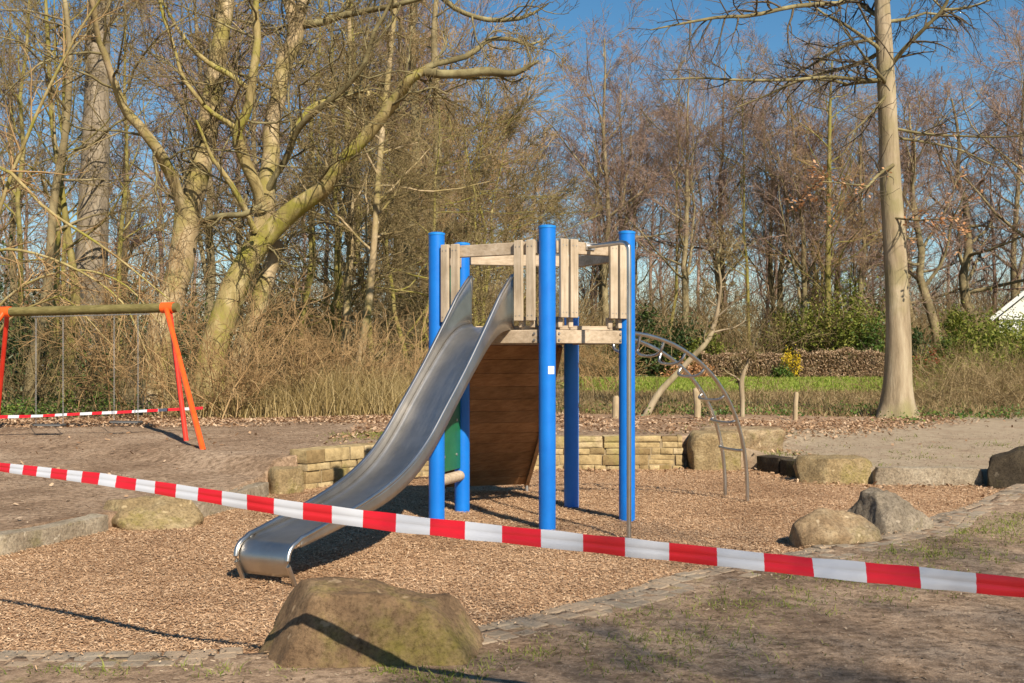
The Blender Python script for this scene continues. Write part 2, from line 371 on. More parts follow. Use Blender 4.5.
def ground_mat():
    m, nt, b = new_mat('ground_soil')
    g = N(nt, 'ShaderNodeNewGeometry'); pos = g.outputs['Position']
    n1 = noise_node(nt, .9, 8, .68, pos); n2 = noise_node(nt, 14, 6, .7, pos); n3 = noise_node(nt, 70, 4, .7, pos)
    soil = ramp(nt, [(.3, (.20, .13, .085)), (.48, (.35, .245, .165)), (.7, (.48, .36, .26))]); nt.links.new(n1.outputs['Fac'], soil.inputs['Fac'])
    fine = ramp(nt, [(.34, (.42, .39, .36)), (.60, (1.12, 1.12, 1.1))]); nt.links.new(n2.outputs['Fac'], fine.inputs['Fac'])
    c = mixc(nt, 1.0, soil.outputs['Color'], fine.outputs['Color'], 'MULTIPLY')
    fine2 = ramp(nt, [(.35, (.7, .68, .66)), (.65, (1.1, 1.1, 1.1))]); nt.links.new(n3.outputs['Fac'], fine2.inputs['Fac'])
    c = mixc(nt, 1.0, c, fine2.outputs['Color'], 'MULTIPLY')
    def masked(attr, colA, colB, scale, c, lo, hi):
        at = N(nt, 'ShaderNodeAttribute', attribute_name=attr)
        nn = noise_node(nt, scale, 6, .7, pos)
        ad = N(nt, 'ShaderNodeMath', operation='ADD'); nt.links.new(at.outputs['Fac'], ad.inputs[0]); nt.links.new(nn.outputs['Fac'], ad.inputs[1])
        mr = N(nt, 'ShaderNodeMapRange'); mr.inputs[1].default_value = lo; mr.inputs[2].default_value = hi; nt.links.new(ad.outputs[0], mr.inputs[0])
        nv = noise_node(nt, scale * 4, 5, .7, pos); cr = ramp(nt, [(.3, colA), (.7, colB)]); nt.links.new(nv.outputs['Fac'], cr.inputs['Fac'])
        return mixc(nt, mr.outputs[0], c, cr.outputs['Color'])
    c = masked('sand', (.30, .23, .155), (.41, .325, .225), 1.6, c, .75, 1.15)
    c = masked('moss', (.16, .16, .035), (.26, .24, .07), 2.6, c, 1.0, 1.22)
    c = masked('leaf', (.20, .11, .06), (.40, .26, .16), 3, c, .85, 1.1)
    c = masked('field', (.15, .115, .055), (.29, .22, .11), .8, c, .9, 1.1)
    c = masked('lawn', (.17, .22, .03), (.29, .33, .055), .5, c, .9, 1.1)
    nt.links.new(c, b.inputs['Base Color']); b.inputs['Roughness'].default_value = .95; b.inputs['Specular IOR Level'].default_value = .12
    bp = N(nt, 'ShaderNodeBump'); bp.inputs['Strength'].default_value = .55; bp.inputs['Distance'].default_value = .03
    mx = N(nt, 'ShaderNodeMath', operation='ADD'); nt.links.new(n2.outputs['Fac'], mx.inputs[0]); nt.links.new(n3.outputs['Fac'], mx.inputs[1])
    nt.links.new(mx.outputs[0], bp.inputs['Height']); nt.links.new(bp.outputs['Normal'], b.inputs['Normal'])
    return m
ground = mesh_np('ground', V, Q, ground_mat()); tag(ground, 'sandy brown ground with patchy moss around the chip pit', 'ground', None, 'structure')
gX, gY = V[:, 0], V[:, 1]; dd = outside(gX, gY)
def attr(o, name, vals):
    a = o.data.attributes.new(name, 'FLOAT', 'POINT'); a.data.foreach_set('value', np.asarray(vals, dtype=np.float32))
u = gX / np.maximum(gY, .1)
front = (gY < 13)
moss = .42 * np.exp(-np.maximum(dd - .6, 0) / .9) * front * (gX > -3) + .36 * np.exp(-np.maximum(dd - .1, 0) / .5) * (gY > 13.3) * (gX < 3) + .25 * ((gX > 3) & (gY > 14) & (gY < 24)) * .6
attr(ground, 'moss', moss)
attr(ground, 'sand', .62 * sstep((gX - 2.5) / 1.2) * (gY > 14) + .25 * (gX > 1) * (gY <= 14) * (gY > 9))
back = sstep((gY - (18.0 + 2.6 * (gX < -2.0))) / 1.5) * (1 - sstep((gY - 33) / 6)) * (gX < 1) + sstep((gY - 18.3 - np.maximum(gX - 4, 0) * .95) / 1) * (1 - sstep((gY - 25) / 3)) * (gX >= 1) * (gX < 9.5)
back = np.maximum(back, sstep((dd - .8) / .8) * (gY > 14.5) * (gX > -2.6) * (gX < 3) * (1 - sstep((gY - 24) / 5)))
attr(ground, 'leaf', .55 * back)
attr(ground, 'field', .75 * sstep((gY - 24.5) / 2) * (1 - sstep((gY - 44) / 5)) + .75 * sstep((gY - 66) / 4) + .6 * (gY > 26) * (gX < -4))
attr(ground, 'lawn', .8 * sstep((gY - 38) / 4) * (1 - sstep((gY - 68) / 3)) * sstep((u - .05) / .05) + .55 * sstep((gY - 42) / 4) * (1 - sstep((gY - 60) / 3)) * sstep((u + .22) / .04) * (1 - sstep((u - .05) / .05)))

# pit floor
rings = np.linspace(.02, 1.0, 60)
fx = CEN[0] + (cont_r(th)[None] + .3) * rings[:, None] * np.cos(th)[None]; fy = CEN[1] + (cont_r(th)[None] + .3) * rings[:, None] * np.sin(th)[None]
fz = lump(fx * 1.6, fy * 1.6) * .012
fv = np.stack([fx, fy, fz], -1).reshape(-1, 3); ii = np.arange(60 * NT).reshape(60, NT)
fq = np.stack([ii[:-1], ii[1:], np.roll(ii[1:], -1, 1), np.roll(ii[:-1], -1, 1)], -1).reshape(-1, 4)
def pit_mat():
    m, nt, b = new_mat('chip_bed')
    g = N(nt, 'ShaderNodeNewGeometry'); pos = g.outputs['Position']
    v = N(nt, 'ShaderNodeTexVoronoi'); v.inputs['Scale'].default_value = 42; nt.links.new(pos, v.inputs['Vector'])
    r = ramp(nt, [(0, (.31, .18, .095)), (.5, (.44, .27, .155)), (1, (.55, .365, .22))])
    sx = N(nt, 'ShaderNodeSeparateColor'); nt.links.new(v.outputs['Color'], sx.inputs[0]); nt.links.new(sx.outputs[0], r.inputs['Fac'])
    n = noise_node(nt, .8, 6, .6, pos); r2 = ramp(nt, [(.35, (.72, .68, .66)), (.62, (1, 1, 1))]); nt.links.new(n.outputs['Fac'], r2.inputs['Fac'])
    c = mixc(nt, 1, r.outputs['Color'], r2.outputs['Color'], 'MULTIPLY'); nt.links.new(c, b.inputs['Base Color'])
    b.inputs['Roughness'].default_value = .95; b.inputs['Specular IOR Level'].default_value = .1
    bp = N(nt, 'ShaderNodeBump'); bp.inputs['Strength'].default_value = .8; bp.inputs['Distance'].default_value = .02
    nt.links.new(v.outputs['Distance'], bp.inputs['Height']); nt.links.new(bp.outputs['Normal'], b.inputs['Normal'])
    return m
tag(mesh_np('pit_ground', fv, fq, pit_mat()), 'wood chip floor of the play pit', 'ground', None, 'structure')

# ------------------------------------------------------------------ scattered flakes
def flakes(x, y, z, length, width, tilt, rg, curl=.0):
    n = len(x); a = rg.uniform(0, 2 * PI, n)
    d = np.stack([np.cos(a), np.sin(a), rg.normal(0, tilt, n)], -1); d = norm(d)
    s = np.stack([-np.sin(a), np.cos(a), rg.normal(0, tilt, n)], -1); s = norm(s)
    c = np.stack([x, y, z], -1); L = (length * .5)[:, None]; W = (width * .5)[:, None]
    V = np.stack([c - d * L - s * W, c + d * L - s * W * .7, c + d * L + s * W, c - d * L + s * W * .8], 1)
    if curl: V[:, 1:3, 2] += (length * curl)[:, None]
    return V.reshape(-1, 3), np.arange(n * 4).reshape(n, 4)
r1 = np.random.default_rng(11)
n = 640000
x = r1.uniform(-4.6, 6.4, n); y = r1.uniform(5.7, 16.3, n)
k = (outside(x, y) < np.where((y < 13.2) & (x > -3), .02 + np.where(r1.uniform(0, 1, n) < .10, r1.exponential(.16, n), 0), .0)) & (np.abs(x / y) < .47); x, y = x[k], y[k]
dens = 1.15 - (y - 6) * .045; k = r1.uniform(0, 1, len(x)) < dens; x, y = x[k], y[k]
Vc, Qc = flakes(x, y, np.where(outside(x, y) > 0, np.maximum(zg(x, y), .034) + .006, zg(x, y)) + r1.uniform(.002, .016, len(x)), r1.gamma(4, .0043, len(x)) + .004, r1.uniform(.004, .010, len(x)), .22, r1)
tag(mesh_np('wood_chips', Vc, Qc, chip_m, smooth=False), 'loose tan wood chips covering the play pit', 'wood chips', None, 'stuff')

# leaf litter
pts = []
def litter(n, fx, keep):
    x, y = fx(n); k = keep(x, y); pts.append((x[k], y[k]))
litter(34000, lambda n: (r1.uniform(-13, 1.5, n), 19.6 + r1.gamma(2.4, 1.5, n)), lambda x, y: (outside(x, y) > .8) & (y < 32) & (lump(x * .5, y * .7) + r1.uniform(-1, 1.2, len(x)) > -.3))
litter(5200, lambda n: (r1.uniform(-2.6, 4.2, n), r1.uniform(15.2, 22.5, n)), lambda x, y: (outside(x, y) > .5) & (lump(x * .9, y * .9) + r1.uniform(-.8, 1, len(x)) > -.2))
litter(3600, lambda n: (r1.uniform(3.6, 9.2, n), r1.normal(0, .75, n) + 20), lambda x, y: outside(x, y) > .6)
pts[-1] = (pts[-1][0], pts[-1][1] - .6 + (pts[-1][0] - 4.2) * .95)
litter(3200, lambda n: (r1.uniform(-1, 6.2, n), r1.uniform(13.0, 16.2, n)), lambda x, y: (outside(x, y) < -.06) & (outside(x, y) > -.65 + r1.exponential(.12, len(x))) & (r1.uniform(0, 1, len(x)) < .9))
litter(120, lambda n: (r1.uniform(2, 14, n), r1.uniform(14, 24, n)), lambda x, y: outside(x, y) > .3)
litter(220, lambda n: (r1.uniform(-12, -3.5, n), r1.uniform(9, 18, n)), lambda x, y: outside(x, y) > .3)
x = np.concatenate([p[0] for p in pts]); y = np.concatenate([p[1] for p in pts])
Vc, Qc = flakes(x, y, zg(x, y) + r1.uniform(.005, .035, len(x)), r1.uniform(.03, .075, len(x)), r1.uniform(.02, .045, len(x)), .4, r1, .12)
tag(mesh_np('leaf_litter', Vc, Qc, leaf_litter_m, smooth=False), 'fallen brown beech leaves along the wood edge and wall', 'leaf litter', None, 'stuff')
# small debris on the bare soil
n = 60000
x = r1.uniform(-9, 9, n); y = r1.uniform(4.0, 20, n); k = (outside(x, y) > .1) & (np.abs(x / y) < .47); x, y = x[k], y[k]
Vc, Qc = flakes(x, y, zg(x, y) + r1.uniform(.001, .006, len(x)), r1.uniform(.008, .035, len(x)), r1.uniform(.004, .014, len(x)), .2, r1)
tag(mesh_np('ground_debris', Vc, Qc, debris_m, smooth=False), 'bits of bark and twig strewn on the bare soil', 'debris', None, 'stuff')

def blades(x, y, h, w, rg, lean=.4, seg=3):
    n = len(x); a = rg.uniform(0, 2 * PI, n); l = rg.uniform(.1, 1, n) * lean
    t = np.linspace(0, 1, seg)
    d = np.stack([np.cos(a), np.sin(a)], -1); b = rg.uniform(0, 2 * PI, n); s = np.stack([np.cos(b), np.sin(b), np.zeros(n)], -1)
    base = np.stack([x, y, zg(x, y) - .01], -1)
    C = np.repeat(base[:, None], seg, 1)
    C[:, :, :2] += d[:, None] * (l * h)[:, None, None] * (t ** 1.7)[None, :, None]
    C[:, :, 2] += h[:, None] * t[None] * (1 - .3 * l[:, None] * t[None])
    wd = (w[:, None] * (1 - .85 * t[None]))[:, :, None] * s[:, None]
    V = np.stack([C - wd, C + wd], 2).reshape(-1, 3)
    ix = np.arange(n * seg * 2).reshape(n, seg, 2)
    Q = np.stack([ix[:, :-1, 0], ix[:, :-1, 1], ix[:, 1:, 1], ix[:, 1:, 0]], -1).reshape(-1, 4)
    return V, Q
# grass tufts near the front edge, rocks and back edge
tx, ty = [], []
def tuft(cx, cy, n, s): tx.append(r1.normal(cx, s, n)); ty.append(r1.normal(cy, s * .8, n))
for cx, cy, n_, s in [(-.62, 5.72, 190, .05), (-.42, 5.62, 260, .08), (-.22, 5.68, 150, .07), (-.1, 5.85, 90, .07), (-.3, 5.5, 200, .08), (-1.05, 5.75, 60, .06), (-1.45, 5.72, 120, .08), (-1.65, 5.85, 60, .07), (-2.0, 5.7, 160, .09), (-2.3, 5.75, 120, .08), (-2.4, 5.9, 70, .08), (.1, 6.05, 120, .09), (.35, 6.35, 90, .09)]:
    tuft(cx, cy, n_, s)
for _ in range(170):
    t_ = r1.uniform(0, 1); tuft(.2 + 5.0 * t_ + r1.normal(0, .3), 6.1 + 5.2 * t_ - abs(r1.normal(0, .45)), int(r1.integers(10, 90)), r1.uniform(.05, .2))
for _ in range(90): tuft(r1.uniform(2.0, 9.5), r1.uniform(8.5, 20), int(r1.integers(6, 60)), r1.uniform(.08, .3))
for _ in range(60): tuft(r1.uniform(-2.6, -.6), r1.uniform(15.8, 17.6), 40, .16)
for _ in range(26): tuft(r1.uniform(3.2, 4.1), r1.uniform(15.2, 16.6), 40, .14)
x = np.concatenate(tx); y = np.concatenate(ty); k = outside(x, y) > .35; x, y = x[k], y[k]
Vc, Qc = blades(x, y, r1.gamma(2.2, .0095, len(x)) * (1 + .5 * (y > 14)) + .006, np.full(len(x), .0024) * (1 + .12 * y), r1, 1.6)
tag(mesh_np('grass_tufts', Vc, Qc, grass_m), 'sparse short yellow green grass on the soil', 'grass', None, 'stuff')

# dry tall grass behind the leaf litter, left, and the meadow behind the wall
n = 30000
x = r1.uniform(-13, -.6, n); y = 23.2 + r1.gamma(2, 1.7, n) + .12 * x; k = (y < 34) & (x / y > -.30) & ((x / y > -.24) | (r1.uniform(0, 1, n) < .35)); x, y = x[k], y[k]
hh = r1.uniform(.35, 1.15, len(x)) * (.75 + .45 * sstep((lump(x * .5, y * .5) + .6)))
V1, Q1 = blades(x, y, hh, r1.uniform(.006, .012, len(x)), r1, .9, 4)
n = 26000
x = r1.uniform(-1, 16, n); y = 24 + r1.uniform(0, 1, n) ** 1.3 * 16; k = (x / y > -.03) & (x / y < .46); x, y = x[k], y[k]
V2, Q2 = blades(x, y, r1.uniform(.06, .30, len(x)), r1.uniform(.008, .016, len(x)), r1, 1.3, 3)
meadow_m = island('meadow', [(0, (.10, .12, .025)), (.25, (.17, .115, .055)), (.65, (.28, .19, .095)), (1, (.44, .34, .18))], .85, .25)
tag(mesh_np('meadow_grass', V2, Q2, meadow_m), 'short brownish meadow growth between fence stakes and lawn', 'meadow', None, 'stuff')
Vc, Qc = V1, Q1
tag(mesh_np('dry_grass', Vc, Qc, dry_grass), 'tall straw coloured dead grass before the wood', 'dry grass', None, 'stuff')
n = 30000
x = r1.uniform(-3, 32, n); y = r1.uniform(40, 68, n); k = (x / y > .05) & (x / y < .46); x, y = x[k], y[k]
Vc, Qc = blades(x, y, r1.uniform(.06, .16, len(x)), r1.uniform(.02, .035, len(x)), r1, .8, 2)
lawn_m = island('lawn_blades', [(0, (.10, .15, .015)), (.5, (.20, .26, .035)), (1, (.34, .35, .09))], .6, .3)
tag(mesh_np('lawn_grass', Vc, Qc, lawn_m), 'bright green lawn strip in front of the brown hedge', 'lawn', None, 'stuff')
# low ivy and bramble leaves along the fence posts
pts = []
for _ in range(40):
    cx, cy = r1.uniform(.2, 11), r1.normal(24.5, 1.3); m_ = int(r1.integers(20, 110)); pts.append(np.stack([r1.normal(cx, .4, m_), r1.normal(cy, .3, m_), np.abs(r1.normal(0, .09, m_))], -1))
for _ in range(30):
    cx, cy = r1.uniform(-12, -7.5), r1.normal(24.5, 1.2); m_ = int(r1.integers(50, 120)); pts.append(np.stack([r1.normal(cx, .4, m_), r1.normal(cy, .3, m_), np.abs(r1.normal(0, .16, m_))], -1))
p = np.concatenate(pts)
Vc, Qc = flakes(p[:, 0], p[:, 1], zg(p[:, 0], p[:, 1]) + p[:, 2] + .03, r1.uniform(.035, .075, len(p)), r1.uniform(.025, .05, len(p)), .7, r1)
tag(mesh_np('ground_ivy', Vc, Qc, leaf_green, smooth=False), 'low green ivy and bramble on the wood floor', 'ground cover', None, 'stuff')

# ------------------------------------------------------------------ pavers, kerbs, wall, rocks
def contour_pts(th0, th1, n, off):
    t = np.linspace(th0, th1, n); r = cont_r(t) + off
    return np.stack([CEN[0] + r * np.cos(t), CEN[1] + r * np.sin(t)], -1)
def arc_resample(p, step):
    d = np.r_[0, np.cumsum(np.linalg.norm(np.diff(p, axis=0), axis=1))]
    s = np.arange(0, d[-1], step); return np.stack([np.interp(s, d, p[:, 0]), np.interp(s, d, p[:, 1])], -1)
def ang(x, y): return math.atan2(y - CEN[1], x - CEN[0])
rp = random.Random(5)
def smooth_path(p, k=25):
    pad = np.vstack([np.repeat(p[:1], k, 0), p, np.repeat(p[-1:], k, 0)]); ker = np.ones(2 * k + 1) / (2 * k + 1)
    return np.stack([np.convolve(pad[:, i], ker, 'valid') for i in (0, 1)], -1)
def pavers(a0, a1, rows, w, l, off0):
    mb = MB()
    for j in range(rows):
        path = arc_resample(smooth_path(contour_pts(a0, a1, 900, off0 + (j + .5) * w)), l)
        sh = (j % 2) * .5
        for i in range(len(path) - 1):
            q = path[i] * (1 - sh) + path[i + 1] * sh
            d = path[i + 1] - path[i]; d = d / np.linalg.norm(d); nrm = np.array([-d[1], d[0]])
            ll = l * rp.uniform(.84, .95) / 2; ww = w * rp.uniform(.86, .95) / 2; z = max(.034, float(zg(q[0], q[1])) + .003) + rp.uniform(-.008, .006)
            aj = rp.uniform(-.05, .05); d2 = d * math.cos(aj) + nrm * math.sin(aj); n2 = np.array([-d2[1], d2[0]])
            tx_, ty_ = rp.uniform(-.03, .03), rp.uniform(-.03, .03)
            mb.box((q[0], q[1], z - .05), (d2[0] * ll, d2[1] * ll, tx_ * ll), (n2[0] * ww, n2[1] * ww, ty_ * ww), (0, 0, .05))
    return mb
def rough_paver():
    m = noisy('paver_stone', [(.3, (.15, .115, .08)), (.5, (.25, .20, .145)), (.7, (.35, .29, .215))], 3, 7, .92, .7, 35, None, ((.33, .245, .165), 2.2, .44, .58))
    return m
pv = rough_paver()
o = pavers(ang(-3.4, 6.2), ang(-1.28, 6.1), 3, .12, .145, .0).build('cobble_edging', pv, None, .012); tag(o, 'grey cobble strip edging the pit, left of the front boulder', 'edging', None, 'structure')
o = pavers(ang(-.25, 6.55), ang(6.15, 13.84), 4, .12, .155, .0).build('cobble_edging', pv, None, .012); tag(o, 'dusty cobble strip curving along the pit from front boulder to the right', 'edging', None, 'structure')

def rough_box(c, ax, ay, az, seed, amp=.02, cuts=6):
    """subdivided box with noise, as bmesh verts/faces"""
    import bmesh
    bm = bmesh.new(); bmesh.ops.create_cube(bm, size=2.0); bmesh.ops.subdivide_edges(bm, edges=bm.edges[:], cuts=cuts, use_grid_fill=True)
    c, ax, ay, az = [np.asarray(q, float) for q in (c, ax, ay, az)]; V = []
    for v in bm.verts:
        q = np.array(v.co); rr_ = np.abs(q); e = sorted(rr_)[1]; q = q * (1 - .05 * max(0, e - .7) / .3)
        p_ = c + q[0] * ax + q[1] * ay + q[2] * az
        nv = mnoise.noise_vector(Vector(p_ * 2.6) + Vector((seed * 7.1, 0, 0))); nv2 = mnoise.noise_vector(Vector(p_ * 9) + Vector((seed * 3.1, 0, 0)))
        V.append(p_ + amp * np.array(nv) * 1.3 + amp * .5 * np.array(nv2))
    bm.verts.ensure_lookup_table(); Fc = [[v.index for v in f.verts] for f in bm.faces]; bm.free()
    return V, Fc
def kerb(pts, height, width, name, label, zoff=0, mat=None):
    """run of long kerb blocks through ground points (inner face towards the pit)"""
    root = None; mb = MB()
    for i in range(len(pts) - 1):
        a, b = np.array(pts[i]), np.array(pts[i + 1]); d = b - a; L = np.linalg.norm(d); d /= L; nrm = np.array([d[1], -d[0]])
        if np.dot(nrm, (a + b) / 2 - CEN) < 0: nrm = -nrm
        c = (a + b) / 2 + nrm * (width / 2 - .03)
        V_, F_ = rough_box((c[0], c[1], height / 2 - .06), (d[0] * (L / 2 - .006), d[1] * (L / 2 - .006), 0), (nrm[0] * width / 2, nrm[1] * width / 2, 0), (0, 0, height / 2 + .06 + rp.uniform(-.008, .008)), i + len(label), .014, 5)
        mb.add(V_, F_)
    o = mb.build(name, mat or kerb_m, None); tag(o, label, 'kerb'); return o
kerb([(-2.78, 13.2), (-3.08, 11.15)], .165, .20, 'stone_kerb', 'pale stone kerb between the left pit rock and the low wall')
kerb([(-3.70, 10.55), (-4.12, 9.25), (-4.48, 8.0)], .155, .2, 'stone_kerb', 'pale stone kerb at the left picture edge, before the mossy rock')
kerb([(5.8, 14.12), (4.5, 14.28)], .21, .2, 'stone_kerb', 'grey stone kerb on the right between flat rock and dark boulder')
kerb([(3.86, 14.95), (3.62, 15.5), (3.42, 16.0)], .22, .26, 'stone_kerb', 'shadowed stone kerb between the upright block and flat rock', 0, rock_painted_shade)  # kerb face darkened by painted shade in its material

def stone_wall(path, heights, name, label, depth=.32):
    """coursed irregular blocks along a path of (x, y)"""
    p = arc_resample(np.array(path), .01); L = len(p) * .01
    mb = MB(); core = MB(); seed = 0
    def at(s): i = min(int(s / .01), len(p) - 2); d = p[i + 1] - p[i]; d = d / np.linalg.norm(d); nrm = np.array([d[1], -d[0]]); 
    def frame(s):
        i = max(0, min(int(s / .01), len(p) - 6)); d = p[i + 5] - p[i]; d = d / np.linalg.norm(d); nrm = np.array([d[1], -d[0]])
        if np.dot(nrm, p[i] - CEN) < 0: nrm = -nrm
        return p[i], d, nrm
    courses = []; z = -.03
    while z < heights - .05:
        h_ = rp.choice([.07, .09, .11, .15]); 
        if heights - z - h_ < .07: h_ = heights - z
        courses.append((z, h_)); z += h_
    for ci, (z0, h_) in enumerate(courses):
        s = rp.uniform(-.15, 0)
        while s < L - .04:
            l_ = h_ * rp.uniform(1.3, 3.2); l_ = max(.13, min(l_, .52)); e = min(s + l_, L); s0 = max(s, 0); s = e
            if e - s0 < .05: continue
            q, d, nrm = frame((s0 + e) / 2); sub = 1
            if h_ > .10 and rp.random() < .3: sub = 2
            for k_ in range(sub):
                hz = h_ / sub; zc = z0 + hz * (k_ + .5); pr = rp.uniform(-.012, .02)
                c = q + nrm * (depth / 2 - pr); seed += 1
                V_, F_ = rough_box((c[0], c[1], zc), (d[0] * ((e - s0) / 2 - .003), d[1] * ((e - s0) / 2 - .003), 0), (nrm[0] * depth / 2, nrm[1] * depth / 2, 0), (0, 0, hz / 2 - .0025), seed, .007, 4)
                mb.add(V_, F_)
    n_ = 30; ss = np.linspace(.03, L - .06, n_)
    for a, b in zip(ss[:-1], ss[1:]):
        q, d, nrm = frame((a + b) / 2); c = q + nrm * depth * .46
        core.box((c[0], c[1], heights / 2 - .05), (d[0] * (b - a) * .53, d[1] * (b - a) * .53, 0), (nrm[0] * depth * .4, nrm[1] * depth * .4, 0), (0, 0, heights / 2 + .01))
    loc = (p[len(p) // 2][0], p[len(p) // 2][1], 0); r_ = empty(name, loc, label, 'wall')
    mb.build('stone_block', wall_m, r_); core.build('mortar_core', mortar_m, r_)
    return r_
stone_wall(contour_pts(ang(2.43, 16.25), ang(-2.47, 13.83), 400, -.03)[::-1], .47, 'retaining_wall', 'low yellow sandstone retaining wall along the back of the chip pit')

def rock(name, cx, cy, size, rot, seed, mat, label, z0=0.0, pw=3.0, planes=(), amp=.10, fine=.02, prof=None, lowf=1.6, cat='boulder', sub=5):
    import bmesh
    bm = bmesh.new(); bmesh.ops.create_icosphere(bm, subdivisions=sub, radius=1.0)
    sx, sy, sz = size; off = Vector((seed * 13.7, seed * 5.3, seed * 2.9))
    for v in bm.verts:
        d = v.co.normalized(); p_ = sum(abs(c) ** pw for c in d) ** (-1 / pw); q = d * p_
        q = q + Vector(mnoise.noise_vector(d * lowf + off)) * amp * 2
        for (nx, ny, nz, dist) in planes:
            nn = Vector((nx, ny, nz)).normalized(); s = q.dot(nn) - dist
            if s > 0: q = q - nn * s * .92
        z = q.z
        if prof and z > -.2: z = -.2 + (z + .2) * prof(q.x)
        q = Vector((q.x * sx, q.y * sy, z * sz))
        fr = mnoise.fractal(q * 5 + off, .7, 2.1, 5); rd = mnoise.noise(q * 2.2 + off)
        q = q + d * (fine * fr + fine * .8 * rd)
        v.co = q
    me = bpy.data.meshes.new(name); bm.to_mesh(me); bm.free(); me.materials.append(mat)
    me.polygons.foreach_set('use_smooth', [True] * len(me.polygons))
    o = bpy.data.objects.new(name, me); COL.objects.link(o); o.location = (cx, cy, z0); o.rotation_euler = (0, 0, rot)
    return tag(o, label, cat)
def front_prof(x):
    return float(np.interp(x, [-1, -.75, -.35, 0, .2, .45, .75, 1], [.8, .98, 1.0, .95, .86, .80, .80, .6]))
rock('boulder', -.735, 6.14, (.585, .36, .395), .12, 2, rock_brown, 'large brown boulder with mossy right half in the front of the pit edge', .0, 4.2, [(-.15, -1, .5, .86), (.9, -.2, .5, .95), (-.9, -.2, .4, .92)], .07, .02, front_prof)
rock('boulder', -3.42, 10.92, (.44, .36, .28), -.5, 3, rock_yellow, 'mossy yellow slab rock breaking the kerb on the left of the pit', .02, 3.0, [(.6, -.4, .7, .6), (-.2, .1, 1, .85)], .10, .025)
rock('boulder', 2.72, 9.72, (.38, .27, .26), .35, 5, rock_tan, 'low tan rounded rock on the front right pit edge, before the grey one', .03, 2.6, [(.2, -.5, .8, .78)], .09, .02)
rock('boulder', 3.42, 10.35, (.40, .30, .46), .3, 8, rock_grey, 'pointed grey rock behind the low tan rock on pit edge', -.02, 2.4, [(-.95, -.1, .35, .74), (.55, .1, .85, .66), (.3, -1, .45, .72), (-.3, -.6, .9, .86)], .13, .03, None, 2.1)
rock('boulder', 4.08, 14.62, (.46, .34, .36), .1, 9, rock_yellow, 'flat topped dark faced rock between two kerbs at the right back', .0, 4.0, [(0, 0, 1, .88), (.1, -1, .1, .8), (-.8, -.5, .2, .85)], .08, .02)
rock('boulder', 6.28, 13.95, (.52, .42, .5), .5, 12, rock_painted_shade, 'boulder at the right picture edge, shade painted into its colour', .0, 2.6, [(-.8, -.45, .25, .62), (-.3, -1, .3, .7)], .07, .02)  # blackness of the left-facing side is shade put into the colour
rock('boulder', 2.85, 16.25, (.36, .36, .57), .0, 14, rock_yellow, 'upright mossy stone block at the right end of the wall', .0, 5.0, [(0, -1, 0, .86), (0, 0, 1, .92)], .05, .018)
rock('boulder', 3.38, 16.9, (.62, .5, .33), -.25, 17, rock_tan, 'wide flat topped slab boulder behind the upright stone block', .27, 4.0, [(0, 0, 1, .82), (.7, -.6, -.2, .75), (-.3, -1, 0, .8)], .07, .02)
rock('boulder', -2.66, 13.5, (.2, .2, .34), .4, 21, rock_yellow, 'square corner stone at the left end of the low wall', .0, 4.0, [(0, 0, 1, .85), (.5, -.8, 0, .8)], .05, .014)

# ------------------------------------------------------------------ play tower
PA, PB, PC, PD, PE = (-.735, 11.22), (.325, 10.60), (1.11, 11.1), (.63, 12.2), (-.515, 11.88)
tower = empty('play_tower', (.17, 11.4, 0), 'blue post play tower with steel slide, wooden platform, ramp and arched ladder', 'play tower')
DECK = 1.86
post_r = .078
for (x0, y0), top in ((PA, 2.80), (PB, 2.80), (PC, 2.80), (PD, 2.02), (PE, 2.765)):
    mb = MB(); mb.tube([(x0, y0, -.3), (x0, y0, top - .02)], post_r, 28)
    po = mb.build('post', blue_m, tower)
    cp = MB(); cp.tube([(x0, y0, top - .022), (x0, y0, top - .002), (x0, y0, top + .006)], [post_r + .004, post_r + .004, post_r * .7], 28)
    cp.build('cap', cap_m, po)
    if (x0, y0) == PB:
        s = MB(); zc = CAMZ - (370 - HY) / F * y0
        an = [math.radians(-90 + t_) for t_ in (4, 16, 28, 40, 50)]
        vv = [(x0 + (post_r + .003) * math.cos(q), y0 + (post_r + .003) * math.sin(q), z_) for q in an for z_ in (zc - .036, zc + .036)]
        s.add(vv, [(2 * i, 2 * i + 2, 2 * i + 3, 2 * i + 1) for i in range(4)]); s.build('sticker', sticker_m, po)
def v3(p, z): return np.array([p[0], p[1], z])
def between(a, b, t): return np.array(a) * (1 - t) + np.array(b) * t
cen_t = np.array([.17, 11.4])
def outn(a, b):
    d = np.array(b) - np.array(a); n_ = np.array([d[1], -d[0]]); n_ /= np.linalg.norm(n_)
    return n_ if np.dot(n_, (np.array(a) + np.array(b)) / 2 - cen_t) > 0 else -n_
edges = {'AB': (PA, PB), 'BC': (PB, PC), 'CD': (PC, PD), 'DE': (PD, PE), 'EA': (PE, PA)}
for k_, (a, b) in edges.items():    # floor beams
    L = np.linalg.norm(np.array(b) - np.array(a)); g_ = .085 / L
    aa, bb = between(a, b, g_), between(a, b, 1 - g_)
    mb = MB(); mb.board(v3(aa, DECK - .08), v3(bb, DECK - .08), .125, .06)
    be = mb.build('floor_beam', wood_x, tower, .006)
    nn = outn(a, b)
    for q in (aa, bb):
        qq = q * .94 + (aa + bb) / 2 * .06
        for dz in (-.11, -.05):
            c0 = v3(qq + nn * .031, DECK + dz); bo = MB(); bo.tube([c0, c0 + np.append(nn, 0) * .012], .011, 8); bo.build('bolt', galv_m, be)
